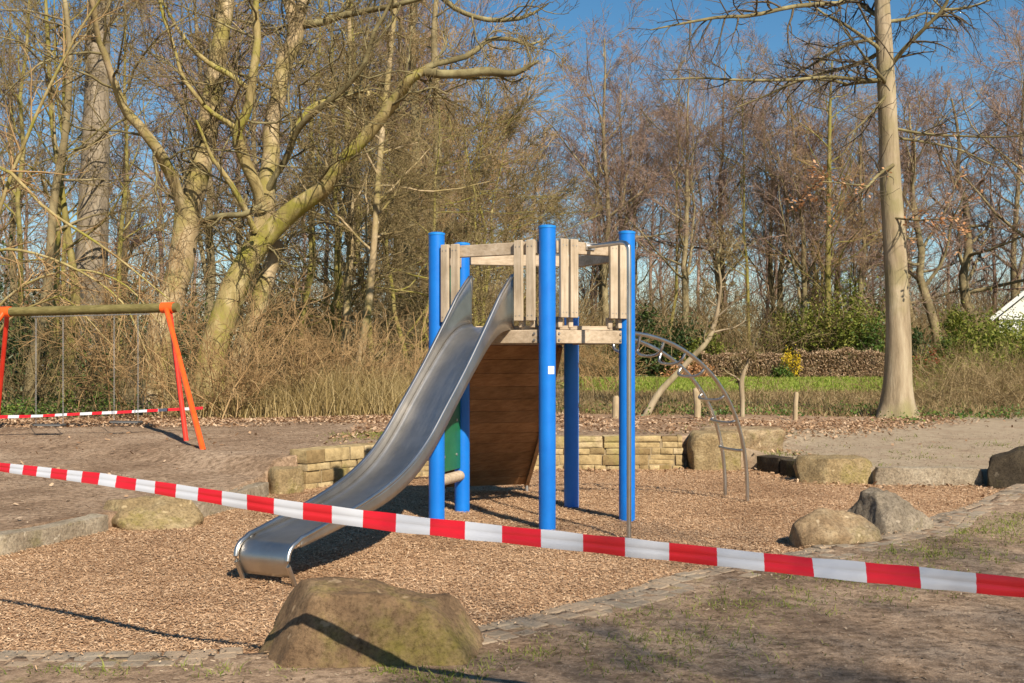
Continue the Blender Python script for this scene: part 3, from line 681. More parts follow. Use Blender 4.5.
# deck boards clipped to the pentagon
mb = MB(); ys = np.arange(10.66, 12.2, .125); poly = [PA, PB, PC, PD, PE]
for yy in ys:
    xs = []
    for i in range(5):
        a, b = poly[i], poly[(i + 1) % 5]
        if (a[1] - yy) * (b[1] - yy) < 0: t_ = (yy - a[1]) / (b[1] - a[1]); xs.append(a[0] + (b[0] - a[0]) * t_)
    if len(xs) == 2: mb.board((min(xs) + .08, yy, DECK + .006), (max(xs) - .08, yy, DECK + .006), .115, .036, (0, 1, 0))
mb.build('deck', wood_x, tower, .004)
# upright plank pairs and top rails
def plank(a, b, s, z0, z1, off=.0, w=.088):
    q = between(a, b, s / np.linalg.norm(np.array(b) - np.array(a))); nn = outn(a, b); q = q + nn * (.052 + off)
    d = norm(np.array(b) - np.array(a))
    m_ = MB(); m_.box(v3(q, (z0 + z1) / 2), np.append(d, 0) * w / 2, np.append(nn, 0) * .018, (0, 0, (z1 - z0) / 2))
    pl = m_.build('plank', wood_z, tower, .006)
    for z_ in (z0 + .05, z1 - .06):
        for e_ in (-.02, .02):
            sc = MB(); c0 = v3(q + nn * .017 + d * e_, z_); sc.tube([c0, c0 + np.append(nn, 0) * .004], .006, 6); sc.build('screw', galv_m, pl)
LAB = np.linalg.norm(np.array(PB) - PA); LBC = np.linalg.norm(np.array(PC) - PB)
for s in (.135, .25, LAB - .275, LAB - .145): plank(PA, PB, s, 1.925, 2.675)
for s in (.15, .262, LBC - .205, LBC - .09): plank(PB, PC, s, 1.955, 2.685)
for s in (.14, .26): plank(PC, PD, s, 1.95, 2.66)
for k_, (a, b) in edges.items():    # top rails
    L = np.linalg.norm(np.array(b) - np.array(a)); g_ = .085 / L
    if k_ == 'DE': aa, bb = between(a, b, 0), between(a, b, 1 - g_)
    elif k_ == 'CD': aa, bb = between(a, b, g_), between(a, b, 1)
    else: aa, bb = between(a, b, g_), between(a, b, 1 - g_)
    z_ = {'AB': 2.605, 'BC': 2.61, 'CD': 2.585, 'DE': 2.60, 'EA': 2.56}[k_]
    mb = MB(); mb.board(v3(aa, z_), v3(bb, z_), .115, .055); mb.build('top_rail', wood_x, tower, .006)
    if k_ in ('AB', 'BC'):
        mb = MB(); mb.board(v3(aa, DECK + .075), v3(bb, DECK + .075) if k_ == 'BC' else v3(between(a, b, .26), DECK + .075), .05, .05) if False else None
# corner joint where the short post ends below the rail
mb = MB(); mb.box(v3(PD, 2.3), (.03, 0, 0), (0, .03, 0), (0, 0, .36)); mb.build('rail_post', wood_z, tower, .005)
# support blocks carrying planks
for (a, b, L, ss) in ((PA, PB, LAB, (.19, LAB - .21)), (PB, PC, LBC, (.2, LBC - .15))):
    for s in ss:
        q = between(a, b, s / L); d = norm(np.array(b) - a); nn = outn(a, b)
        mb = MB(); [mb.box(v3(q + d * e_ - nn * .01, DECK + .055), np.append(d, 0) * .025, np.append(nn, 0) * .025, (0, 0, .05)) for e_ in (-.06, .06)]; mb.build('plank_block', wood_x, tower, .005)
# green panels between the two left posts
nn = outn(PE, PA); d = norm(np.array(PA) - PE); L = np.linalg.norm(np.array(PA) - PE)
aa, bb = between(PE, PA, .07 / L), between(PE, PA, 1 - .07 / L)
mb = MB(); mb.board(v3(aa, 1.2), v3(bb, 1.2), 1.5, .02); gp = mb.build('side_panel', green_m, tower, .004)
for z_ in (.6, .95, 1.6):
    for t_ in (.2, .8):
        sc = MB(); c0 = v3(between(aa, bb, t_) - nn * .009, z_); sc.tube([c0, c0 - np.append(nn, 0) * .008], .014, 8); sc.build('bolt', galv_m, gp)
mb = MB(); mb.board(v3(aa, 2.22), v3(bb, 2.22), .58, .02); mb.build('side_panel', green_m, tower, .004)
mb = MB(); mb.tube([v3(aa, .37), v3(bb, .37)], .055, 14); mb.build('step_bar', wood_x, tower)

# slide
top = np.array([-.21, 10.88]); sd = norm(np.array([-1.52, -2.87])); sr = np.array([sd[1], -sd[0]]) * -1   # sr: towards the right seen from the front
if sr[0] < 0: sr = -sr
D_ = np.array([-.05, .1, .22, .4, .6, .8, 1.0, 1.2, 1.4, 1.6, 1.8, 2.0, 2.2, 2.4, 2.6, 2.8, 3.0, 3.13])
BED = np.array([1.875, 1.87, 1.84, 1.74, 1.57, 1.39, 1.20, 1.00, .82, .68, .58, .505, .455, .415, .38, .345, .315, .295])
SID = np.array([2.38, 2.26, 2.155, 1.955, 1.74, 1.53, 1.335, 1.15, .955, .805, .695, .61, .545, .49, .445, .40, .355, .33])
fine_d = np.linspace(-.05, 3.13, 90)
bedh = np.interp(fine_d, D_, BED); sidh = np.interp(fine_d, D_, SID)
ker = np.array([1, 2, 3, 2, 1.]) / 9
def sm(a):
    p_ = np.r_[[2 * a[0] - a[2], 2 * a[0] - a[1]], a, [2 * a[-1] - a[-2], 2 * a[-1] - a[-3]]]; return np.convolve(p_, ker, 'valid')
bedh = sm(sm(bedh)); sidh = np.where(fine_d < .3, sidh, sm(sm(sidh)))
HW = .222
lipt = np.linspace(0, 1, 12)   # bed rolls over the end into the front apron
lip_d = 3.13 + .12 * np.sin(lipt * PI * .6) ; lip_h = .295 - .115 * (1 - np.cos(lipt * PI * .6))
ap_d = np.linspace(lip_d[-1], lip_d[-1] - .05, 4)[1:]; ap_h = np.linspace(lip_h[-1], .062, 4)[1:]
bd = np.r_[fine_d, lip_d[1:], ap_d]; bh = np.r_[bedh, lip_h[1:], ap_h]
def sl(d, lat, h): p_ = top + sd * d + sr * lat; return np.array([p_[0], p_[1], h])
slide = empty('slide', (0, 0, 0)); slide.parent = tower
def sheet(rows, name, mat, parent, thick=.004, closed=False):
    m_, n_ = len(rows), len(rows[0]); V_ = np.array(rows).reshape(-1, 3); mb = MB()
    ix = np.arange(m_ * n_).reshape(m_, n_)
    mb.add(V_, [(ix[i, j], ix[i, j + 1], ix[i + 1, j + 1], ix[i + 1, j]) for i in range(m_ - 1) for j in range(n_ - 1)])
    o = mb.build(name, mat, parent); md = o.modifiers.new('thickness', 'SOLIDIFY'); md.thickness = thick; md.offset = 0
    uv = o.data.uv_layers.new(name='UVMap')
    for lp in o.data.loops:
        i, j = divmod(lp.vertex_index, n_); uv.data[lp.index].uv = (j / (n_ - 1) * .25, i / (m_ - 1) * 2.0)
    return o
lat = np.array([-1, -.93, -.8, -.5, 0, .5, .8, .93, 1]) * HW; dish = np.array([.03, .008, 0, 0, 0, 0, 0, .008, .03])
rows = [[sl(bd[i], lat[j], bh[i] + dish[j] * (1 if i < 88 else .3)) for j in range(9)] for i in range(len(bd))]
sheet(rows, 'bed', steel_m, slide)
for sgn in (-1, 1):
    rows = []
    for i in range(len(fine_d)):
        hb, hs = bedh[i] - .03, max(sidh[i], bedh[i] + .012)
        rows.append([sl(fine_d[i], sgn * (HW + .006), hb * (1 - t_) + hs * t_) for t_ in (0, .35, .7, 1)])
    sheet(rows, 'side_wall', steel_m, slide, .005)
    ed = [sl(fine_d[i], sgn * (HW + .008), max(sidh[i], bedh[i] + .012)) for i in range(len(fine_d))]
    ed = [sl(-.055, sgn * (HW + .008), 1.80), sl(-.055, sgn * (HW + .008), 2.1), sl(-.055, sgn * (HW + .008), 2.36)] + ed[1:]
    tail = [sl(lip_d[i] + .022, sgn * (HW + .008), lip_h[i] + .012) for i in range(1, 12, 2)] + [sl(lip_d[-1] - .03, sgn * (HW + .008), .06), sl(lip_d[-1] - .10, sgn * (HW + .008), -.10)]
    mb = MB(); mb.tube(ed + tail, .0175, 12); mb.build('edge_tube', tube_m, slide)

# sloping wooden ramp at the back, seen from below
rd = norm(np.array([-.225, .975])); a0 = np.array(PD) + np.array([-.08, .0]); a1 = np.array(PE) + np.array([.06, -.0])
rampo = empty('climbing_ramp', (0, 0, 0)); rampo.parent = tower
ds = np.linspace(.06, 1.58, 14); hz = DECK - .06 - 1.72 * (ds / 1.58) ** 1.0 - .10 * np.sin(ds / 1.58 * PI)
mb = MB()
e0, e1 = between(a0, a1, .05), between(a0, a1, .97)
for i in range(13):
    dm, hm = (ds[i] + ds[i + 1]) / 2, (hz[i] + hz[i + 1]) / 2
    up = np.append(rd * (ds[i + 1] - ds[i]), hz[i + 1] - hz[i]); l_ = np.linalg.norm(up)
    mb.board(v3(e0 + rd * dm, hm), v3(e1 + rd * dm, hm), l_ - .005, .034, up)
mb.build('ramp_board', wood_ramp, rampo, .003)
for e in (e0 + (a0 - a1) * .02, e1 - (a0 - a1) * .02):
    mb = MB()
    for i in range(13):
        mb.board(v3(e + rd * ds[i], hz[i] - .0), v3(e + rd * ds[i + 1], hz[i + 1] - .0), .12, .045)
    mb.build('ramp_cheek', wood_ramp, rampo)
    mb = MB(); q = e + rd * 1.53; mb.tube([v3(q, .22), v3(q, -.1)], .022, 10); mb.build('ramp_foot', galv_m, rampo)

# sliding pole
mq = between(PB, PC, .50); on = outn(PB, PC); pend = np.array([1.02, 10.03])
mb = MB(); zt = 2.60
mb.tube([v3(mq, zt + .03), v3(mq * .4 + pend * .6, zt + .01), v3(mq * .14 + pend * .86, zt), v3(mq * .03 + pend * .97, zt - .04), v3(pend, zt - .15), v3(pend, 1.5), v3(pend, -.2)], .021, 12, 60)
sp = mb.build('sliding_pole', tube_m, tower)
mb = MB(); mb.box(v3(mq + on * .03, zt + .03), np.append(norm(np.array(PC) - PB), 0) * .05, np.append(on, 0) * .012, (0, 0, .035)); mb.build('pole_bracket', galv_m, sp, .003)

# arched ladder
lad = empty('arched_ladder', (0, 0, 0)); lad.parent = tower
N0, N1 = np.array([1.09, 11.28]), np.array([2.56, 12.5]); F0, F1 = np.array([.86, 11.78]), np.array([2.42, 13.05])
tt = np.linspace(0, PI / 2, 26)
def arc(p0, p1): return [v3(between(p0, p1, math.sin(t_)), .0 + 1.83 * math.cos(t_) ** .82) for t_ in tt] + [v3(p1, -.15)]
near, farr = arc(N0, N1), arc(F0, F1)
for p_ in (near, farr):
    mb = MB(); mb.tube(p_, .021, 12); mb.build('ladder_rail', tube_m, lad)
for s in (.10, .225, .35, .475, .60, .725, .85):
    i = int(s * 25); a, b = near[i], farr[i]; tg = norm(near[i + 1] - near[i - 1]); inn = norm(np.cross(tg, b - a)); 
    if inn[2] > 0: inn = -inn
    m1, dep = (a + b) / 2, .20 * (1 - s * .85)
    mb = MB(); mb.tube([a, a + inn * dep * .8 + (b - a) * .08, m1 + inn * dep, b + inn * dep * .8 - (b - a) * .08, b], .0155, 10, 22); mb.build('rung', tube_m, lad)

# ------------------------------------------------------------------ tapes
def tape(name, pxs, ys, ws, Yf, bounds, label, drop=0.0, cat='barrier tape'):
    xs = []; mi = []
    for i in range(len(bounds) - 1):
        m_ = max(3, int((bounds[i + 1] - bounds[i]) / 9)); seg = np.linspace(bounds[i], bounds[i + 1], m_ + 1)
        xs += list(seg[:-1]); mi += [i % 2] * m_
    xs.append(bounds[-1]); V_ = []; prof = np.array([-.5, -.3, -.12, .0, .06, .25, .5]); cur = np.array([.0, .004, .004, .0, .002, .004, .0])
    for x_ in xs:
        Y_ = float(Yf(x_)); yc = np.interp(x_, pxs, ys); w_ = np.interp(x_, pxs, ws) * Y_ / F * (1 + .05 * math.sin(x_ * .021 + 1) + .03 * math.sin(x_ * .083)); c = P(x_, yc, Y_)
        for p_, q_ in zip(prof, cur): V_.append(c + np.array([0, -q_ + (.22 + .22 * math.sin(x_ * .017) + .1 * math.sin(x_ * .071)) * p_ * w_, p_ * w_ + .0006 * math.sin(x_ * .11 + p_ * 5)]))
    n_ = len(prof); ix = np.arange(len(xs) * n_).reshape(len(xs), n_)
    Q_ = np.stack([ix[:-1, :-1], ix[1:, :-1], ix[1:, 1:], ix[:-1, 1:]], -1).reshape(-1, 4)
    o = mesh_np(name, np.array(V_), Q_, None, mats=[tape_red, tape_white], midx=np.repeat(mi, n_ - 1)); tag(o, label, cat); return o
b = [-160, -148, -136, -124, -112, -100, -88, -76, -64, -53, -41, -29, -16, -3, 10, 23, 37, 51, 67, 82, 99, 116, 136, 155, 176, 198, 222, 247, 274, 303, 332, 363, 396, 430, 465, 502, 541, 583, 625, 669, 717, 764, 813, 866, 920, 976, 1034, 1094, 1156, 1220, 1285]
b = b[1:] if True else b   # keeps the stripe order: the piece from 222 to 247 is white
def Yf(x_): return 1.0 / np.interp(x_, [-160, 0, 205, 615, 1024, 1285], [1 / 7.2, 1 / 6.35, 1 / 5.55, 1 / 4.6, 1 / 3.95, 1 / 3.65])
tape('barrier_tape', [-160, 0, 100, 200, 300, 400, 500, 600, 700, 800, 900, 1000, 1024, 1285], [450, 467, 479, 494.5, 510.5, 523.5, 534, 544.5, 555, 566, 575.5, 585.5, 588, 618],
     [7, 8, 11, 14, 16, 17, 17.3, 17.3, 18, 18.5, 19, 19.7, 19.8, 22], Yf, b, 'long red and white barrier tape sagging across the whole front')
bb_ = [-60, -45, -30, -16, -3, 8, 19, 31, 43, 55, 67, 80, 92, 102, 117, 132, 147, 158, 167, 180, 194, 203]
tape('barrier_tape', [-60, 0, 40, 67, 120, 203], [417.5, 417, 416, 414.5, 412.2, 408], [3.0, 3.0, 2.4, 2.6, 2.8, 3.0], lambda x_: 18.4, bb_, 'thin red and white tape behind the swings, tied to the orange leg')

# ------------------------------------------------------------------ swing set
SB0, SB1 = P(-95, 314.5, 19.0), P(178, 307.5, 17.9)
sroot = empty('swing_set', (SB1[0], SB1[1], 0), 'orange legged swing frame with mossy wooden crossbeam', 'swing frame')
mb = MB(); mb.tube([SB0, SB1], .074, 16); mb.build('crossbeam', wood_old, sroot)
bdir = norm(SB1 - SB0); perp = np.array([-bdir[1], bdir[0], 0]); 
def foot(px, py):
    Y = 18.0
    for _ in range(12): x, _y = G(px, Y); Y = F * (CAMZ - zgf(x, Y)) / (py - HY)
    return G(px, Y)
def frame_legs(tp, sgn):
    bo = MB(); bo.tube([tp - bdir * .10, tp + bdir * .10], .086, 16); bo.build('bracket', orange_m, sroot)
    outs = []
    for k_ in (-1, 1):
        if sgn > 0: fx_, fy_ = foot(*((205, 451) if k_ < 0 else (187, 441)))
        else:
            q = tp - bdir * 1.0 + perp * (1.1 * k_); fx_, fy_ = q[0], q[1]
        fz_ = zgf(fx_, fy_) - .1
        m_ = MB(); m_.tube([tp + np.array([0, 0, -.02]) + perp * .05 * k_, (fx_, fy_, fz_)], .040 if k_ < 0 else .037, 14)
        m_.build('leg', orange_m if k_ < 0 else redpaint_m, sroot)
tpR = SB0 + (SB1 - SB0) * .965; tpL = SB0 + (SB1 - SB0) * ((9 + 95) / 273.0)
frame_legs(tpR, 1); frame_legs(tpL, -1)
mb = MB(); q0, q1 = SB0 + (SB1 - SB0) * .48, SB0 + (SB1 - SB0) * .90
mb.board(q0 - np.array([0, .0, .09]), q1 - np.array([0, 0, .09]), .014, .04); mb.build('hanger_strip', galv_m, sroot)
def swing(pxa, pxb, pys, label):
    a = SB0 + (SB1 - SB0) * ((pxa + 95) / 273.0); b_ = SB0 + (SB1 - SB0) * ((pxb + 95) / 273.0); c = (a + b_) / 2
    zs = CAMZ - (pys - HY) / F * c[1]
    r_ = empty('swing', (c[0], c[1], zs), label, 'swing', 'swings hanging from the crossbeam')
    for e in (a, b_):
        mb = MB(); s0 = np.array([e[0], e[1], zs + .03])
        tp_ = e - np.array([0, 0, .08]); nl = 54
        for i in range(nl):    # chain links
            p0 = tp_ + (s0 - tp_) * i / nl; p1 = tp_ + (s0 - tp_) * (i + 1.15) / nl; w_ = np.array([.009, 0, 0]) if i % 2 else np.array([0, .009, 0])
            mb.tube([p0 + w_, p1 + w_], .0028, 5, caps=False); mb.tube([p0 - w_, p1 - w_], .0028, 5, caps=False)
        mb.build('chain', galv_m, r_)
    d_ = norm(b_ - a); d_[2] = 0; mb = MB(); mb.box((c[0], c[1], zs), d_ * .25, np.array([-d_[1], d_[0], 0]) * .09, (0, 0, .018)); st = mb.build('seat', rubber_m, r_, .012)
    mb = MB(); mb.box((c[0], c[1] - .094, zs), d_ * .24, (0, .004, 0), (0, 0, .01)); mb.build('edge_strip', galv_m, st)
swing(40, 67, 425, 'flat seat swing on chains, left one nearer the orange left leg')
swing(117, 140, 422, 'flat seat swing on chains, right one nearer the orange right legs')

# ------------------------------------------------------------------ trees
def grow(rg, Pp, Rp, k, t0, t1, ang_, lenf, n, wob, up, rf, tip=.25, absL=None):
    M, m, _ = Pp.shape
    idx = np.repeat(np.arange(M), k); t = t0 + (t1 - t0) * (np.tile(np.arange(k), M) + rg.uniform(0, 1, M * k)) / k
    f = np.clip(t * (m - 1), 0, m - 1.001); i0 = f.astype(int); fr = (f - i0)[:, None]
    pos = Pp[idx, i0] * (1 - fr) + Pp[idx, i0 + 1] * fr; rad = Rp[idx, i0] * (1 - fr[:, 0]) + Rp[idx, i0 + 1] * fr[:, 0]
    tan = norm(Pp[idx, i0 + 1] - Pp[idx, i0]); pr = norm(np.cross(tan, rg.normal(0, 1, tan.shape)))
    a = np.radians(ang_) * rg.uniform(.65, 1.3, len(t)); d = np.cos(a)[:, None] * tan + np.sin(a)[:, None] * pr
    plen = np.linalg.norm(np.diff(Pp, axis=1), axis=2).sum(1)[idx] if absL is None else np.full(len(t), absL)
    L = lenf * plen * (1.12 - .62 * t) * rg.uniform(.6, 1.35, len(t)); st = (L / (n - 1))[:, None]
    pts = [pos]; d = norm(d)
    for j in range(n - 1):
        d = norm(d + rg.normal(0, wob, d.shape) + np.array([0, 0, up])); pts.append(pts[-1] + d * st)
    Pn = np.stack(pts, 1); r0 = np.minimum(rad * rf, rad * .9)
    Rn = r0[:, None] * (1 - (1 - tip) * np.linspace(0, 1, n)[None])
    return Pn, Rn
def trunk_line(pts, radii, n=14):
    p = spline(pts, n)[None]; R = np.interp(np.linspace(0, 1, n), np.linspace(0, 1, len(radii)), radii)[None]; return p, R
def rmin(R, m): return np.maximum(R, m)

def make_proto(kind, seed):
    """returns (trunk mesh data, crown mesh data) around the origin, height about 20 m"""
    rg = np.random.default_rng(seed); wood, fine_ = [], []
    def up_line(h, r, lean, wob, x0=0, y0=0, n=12):
        z = np.linspace(-.3, h, n); a = rg.uniform(0, 2 * PI); off = np.cumsum(rg.normal(0, wob, (n, 2)), 0); off -= off[0]
        l = lean * (np.linspace(0, 1, n) ** 1.2)[:, None] * np.array([[math.cos(a), math.sin(a)]]) * h
        R = r * (1 - .86 * np.linspace(0, 1, n) ** .9); R[0] *= 1.5; R[1] *= 1.06
        return np.concatenate([off + l + np.array([[x0, y0]]), z[:, None]], 1)[None], R[None]
    if kind == 'beech':       # tall with upswept limbs
        lines = [up_line(rg.uniform(17, 21), .26, .05, .14)]
        for i in range(int(rg.integers(1, 3))): lines.append(up_line(rg.uniform(14, 18), .16, .14, .14, rg.normal(0, .3), rg.normal(0, .3)))
        k1, k2, k3, k4 = 14, 9, 8, 4; a1, lf, up = 44, .42, .06
    elif kind == 'oak':
        lines = [up_line(rg.uniform(13, 16), .34, .05, .26)]; k1, k2, k3, k4 = 17, 9, 8, 5; a1, lf, up = 62, .50, .08
    elif kind == 'slim':
        lines = [up_line(rg.uniform(14, 18), .12, .06, .12)]; k1, k2, k3, k4 = 20, 6, 6, 3; a1, lf, up = 50, .22, .10
    elif kind == 'multi':
        lines = [up_line(rg.uniform(9, 14), rg.uniform(.07, .13), rg.uniform(.1, .34), .12, rg.normal(0, .35), rg.normal(0, .35)) for _ in range(6)]; k1, k2, k3, k4 = 10, 8, 7, 4; a1, lf, up = 52, .42, .03
    elif kind == 'spread':
        lines = [up_line(rg.uniform(8, 11), rg.uniform(.07, .11), .12, .12, rg.normal(0, .3), rg.normal(0, .3)) for _ in range(2)]; k1, k2, k3, k4 = 22, 9, 7, 4; a1, lf, up = 80, .48, -.005
    for Pp, R in lines:
        wood.append(tubes(Pp, R, 9))
        t0 = {'multi': .2, 'spread': .12}.get(kind, .30)
        P1, R1 = grow(rg, Pp, R, k1, t0, .99, a1, lf, 9, .17, up, .50); wood.append(tubes(P1, rmin(R1, .012), 5))
        P2, R2 = grow(rg, P1, R1, k2, .15, 1.0, 42, .46, 6, .16, up * .7, .55); fine_.append(tubes(P2, rmin(R2, .010), 4))
        P3, R3 = grow(rg, P2, R2, k3, .1, 1.0, 40, .52, 4, .17, .03, .6); fine_.append(tubes(P3, rmin(R3, .0075), 3))
        P4, R4 = grow(rg, P3, R3, k4, .1, 1.0, 38, .55, 3, .18, .02, .7); fine_.append(tubes(P4, rmin(R4, .006), 3))
    return join(wood), join(fine_)
PROTO = {}
for kind, seeds, bm_, tm_ in (('beech', (21, 22, 23), bark_far, twig_purple), ('oak', (31, 32), bark_far, twig_purple), ('slim', (41, 42), bark_green, twig_olive), ('multi', (51, 52, 53), bark_green, twig_ochre), ('spread', (61, 62), bark_green, twig_olive)):
    for s in seeds: PROTO.setdefault(kind, []).append((make_proto(kind, s), bm_, tm_))
MESHES = {}
def place_tree(kind, var, x, y, scale, rot, label, group=None, name='bare_tree', bark=None, twig=None, zs=1.0):
    (w, f_), bm_, tm_ = PROTO[kind][var % len(PROTO[kind])]; bm_ = bark or bm_; tm_ = twig or tm_
    key = (kind, var % len(PROTO[kind]), bm_.name, tm_.name)
    r_ = empty(name, (x, y, zgf(x, y)), label, 'tree', group); r_.rotation_euler = (0, 0, rot); r_.scale = (scale, scale, scale * zs)
    if key not in MESHES:
        a = mesh_np('trunk', w[0], w[1], bm_, r_); b_ = mesh_np('crown', f_[0], f_[1], tm_, r_); MESHES[key] = (a.data, b_.data)
    else:
        for nm, me in zip(('trunk', 'crown'), MESHES[key]):
            o = bpy.data.objects.new(nm, me); COL.objects.link(o); o.parent = r_
    return r_

# the row of trees behind the lawn and hedge (middle and right), tops below the frame edge
rt = random.Random(3)
GM = 'bare trees of the wood behind the hedge'
mid = [ # px, depth, kind, var, scale, label, twig, z scale
 (600, 78, 'beech', 0, 1.06, 'tall bare tree behind the hedge, right above the tallest middle post', None),
 (632, 84, 'beech', 1, 1.06, 'bare tree rising just right of the right blue post', None),
 (668, 80, 'slim', 0, 1.15, 'slim bare tree behind the top of the arched ladder', None),
 (690, 76, 'beech', 2, .98, 'bare tree with grey upswept limbs above the arched ladder', None),
 (722, 85, 'beech', 0, 1.08, 'tall bare tree in the wood, above the thin leaning stem', None),
 (752, 79, 'slim', 1, 1.2, 'straight slim bare tree above the yellow flowering bush', None),
 (775, 84, 'beech', 1, 1.05, 'broad bare tree halfway between arched ladder and beech trunk', None),
 (806, 77, 'beech', 2, .95, 'bare upright tree above the brown hedge, left of the beech', None),
 (830, 82, 'multi', 0, 1.35, 'many stemmed bare tree left behind the big beech trunk', twig_purple),
 (856, 78, 'beech', 0, .86, 'bare tree tight to the left of the big beech trunk', None),
 (912, 90, 'oak', 1, 1.1, 'spreading bare tree tight to the right of the big beech trunk', None),
 (944, 78, 'oak', 0, .98, 'crooked bare tree between the big beech trunk and house', None),
 (982, 88, 'oak', 1, 1.28, 'broad bare tree behind the left gable end of the white house', None),
 (1018, 92, 'beech', 2, 1.12, 'tall bare tree behind the white house gable', None),
 (1062, 86, 'oak', 0, 1.2, 'bare tree behind the white house, beyond its right side', None)]
for i, (px, Y, kd, vr, sc_, lb, tw) in enumerate(mid):
    x, y = G(px, Y); place_tree(kd, vr, x, y, sc_ * (1.22 if px > 900 else 1.06), rt.uniform(0, 6.28), lb, GM, 'bare_tree', None, tw)
GL = 'bare trees of the dense wood on the left'
left = [
 (22, 42, 'slim', 0, 1.1, 'slim dark bare tree above the left orange swing leg', twig_olive),
 (48, 34, 'slim', 1, .95, 'slim crooked bare tree behind the left swing seat', twig_olive),
 (215, 52, 'beech', 2, 1.0, 'bare tree behind the pale left stem of the mossy tree', None),
 (-25, 44, 'slim', 1, 1.1, 'slim bare tree at the very left picture edge', twig_olive),
 (120, 50, 'slim', 1, 1.2, 'slim dark tree between thick grey trunk and mossy tree', twig_olive),
 (64, 58, 'slim', 0, 1.25, 'slim far tree left of the thick grey trunk', twig_olive),
 (424, 64, 'beech', 2, 1.0, 'bare tree left of the left blue post, its top above the frame', None),
 (20, 60, 'beech', 2, 1.0, 'bare tree far back above the left orange leg', None),
 (118, 62, 'oak', 1, 1.0, 'bare tree far back just right of the thick grey trunk', None),
 (300, 50, 'slim', 0, 1.15, 'slim yellowish tree just right of the mossy tree', twig_olive),
 (348, 37, 'slim', 1, .9, 'slim leaning pale tree left of the slide above the dry grass', twig_olive),
 (372, 42, 'slim', 0, 1.05, 'second slim pale tree left of the slide, straighter', twig_olive),
 (395, 58, 'beech', 0, 1.0, 'bare tree above the middle of the slide, deep in the wood', None),
 (458, 60, 'multi', 2, 1.3, 'ochre twigged bushy tree behind the left blue post', None),
 (330, 66, 'oak', 0, 1.2, 'broad bare tree behind the long mossy limb', None),
 (255, 62, 'beech', 1, 1.1, 'bare tree behind the right mossy stem', None),
 (440, 78, 'oak', 0, 1.05, 'broad bare tree far behind the left blue post', None),
 (520, 84, 'beech', 1, 1.0, 'bare tree far behind the platform planks', None),
 (312, 33, 'spread', 0, .95, 'low wide branched tree with level twigs right of mossy tree', None),
 (404, 38, 'spread', 1, 1.0, 'low wide branched tree with level twigs above the slide', None),
 (482, 45, 'spread', 0, 1.15, 'low wide branched tree with level twigs behind the slide top', None)]
for i, (px, Y, kd, vr, sc_, lb, tw) in enumerate(left):
    x, y = G(px, Y); place_tree(kd, vr, x, y, sc_, rt.uniform(0, 6.28), lb, GL, 'bare_tree', None, tw)

# far wood, one mass
rg = np.random.default_rng(77); parts_ = []
lod = []
for s in (201, 202, 203):
    pw_, pr_ = [], []
    z = np.linspace(-.3, 17, 8); tl = np.stack([np.cumsum(rg.normal(0, .2, 8)), np.cumsum(rg.normal(0, .2, 8)), z], -1)[None]; R = np.linspace(.22, .05, 8)[None]
    P1, R1 = grow(rg, tl, R, 14, .15, 1, 45, .4, 6, .14, .12, .5); P2, R2 = grow(rg, P1, R1, 8, .1, 1, 42, .45, 4, .16, .07, .6); P3, R3 = grow(rg, P2, R2, 10, .1, 1, 40, .55, 3, .18, .02, .8)
    lod.append(join([tubes(tl, R, 6), tubes(P1, rmin(R1, .014), 4), tubes(P2, rmin(R2, .012), 3), tubes(P3, rmin(R3, .009), 3)]))
for i in range(64):
    if (i < 26 and i % 3 == 2) or (i >= 26 and i % 3 == 1): continue
    px = -120 + 1270 * (i + rg.uniform(0, 1)) / 64; Y = rg.uniform(92, 132) if px > 520 else rg.uniform(72, 120)
    x = (px - CX) / F * Y; V_, Q_ = lod[i % 3]; a = rg.uniform(0, 2 * PI); s = rg.uniform(.75, 1.05) * (Y / 100 if px > 520 else 1.0)
    Rm = np.array([[math.cos(a), -math.sin(a), 0], [math.sin(a), math.cos(a), 0], [0, 0, 1]]); parts_.append(((V_ @ Rm.T) * s + np.array([x, Y, .3]), Q_))
Vf, Qf = join(parts_); tag(mesh_np('distant_wood', Vf, Qf, twig_purple), 'far bare wood closing the view behind everything', 'wood', None, 'stuff')

# bramble and twig undergrowth, one mass
def sticks(rg, cx, cy, n, spread, hmin, hmax, lean=.5, r=.006):
    x = rg.normal(cx, spread, n); y = rg.normal(cy, spread, n); base = np.stack([x, y, zg(x, y) - .05], -1)
    d = norm(np.stack([rg.normal(0, lean, n), rg.normal(0, lean, n), np.ones(n)], -1)); h = rg.uniform(hmin, hmax, n); pts = [base]
    for j in range(4): d = norm(d + rg.normal(0, .16, d.shape) + np.array([0, 0, -.06])); pts.append(pts[-1] + d * (h / 4)[:, None])
    Pn = np.stack(pts, 1); return Pn, r * rg.uniform(.6, 1.5, n)[:, None] * np.linspace(1, .4, 5)[None]
ps = []
for i in range(90):    # left wood floor
    px = rg.uniform(-60, 470); Y = rg.uniform(25, 46); x = (px - CX) / F * Y; P1, R1 = sticks(rg, x, Y, 10 if px > 220 else 6, .7, .6, 2.4 if px > 220 else 1.4, .4, .008); ps.append(tubes(P1, R1, 3))
    P2, R2 = grow(rg, P1, R1, 6, .2, 1, 45, .45, 4, .2, 0, .7); ps.append(tubes(P2, rmin(R2, .004), 3))
for i in range(120):    # behind lawn and hedge
    px = rg.uniform(400, 1100); Y = rg.uniform(73, 98); x = (px - CX) / F * Y; P1, R1 = sticks(rg, x, Y, 26, 1.5, 2.0, 7.0, .35, .017); ps.append(tubes(P1, R1, 3))
    P2, R2 = grow(rg, P1, R1, 7, .2, 1, 45, .45, 4, .2, 0, .7); ps.append(tubes(P2, rmin(R2, .009), 3))
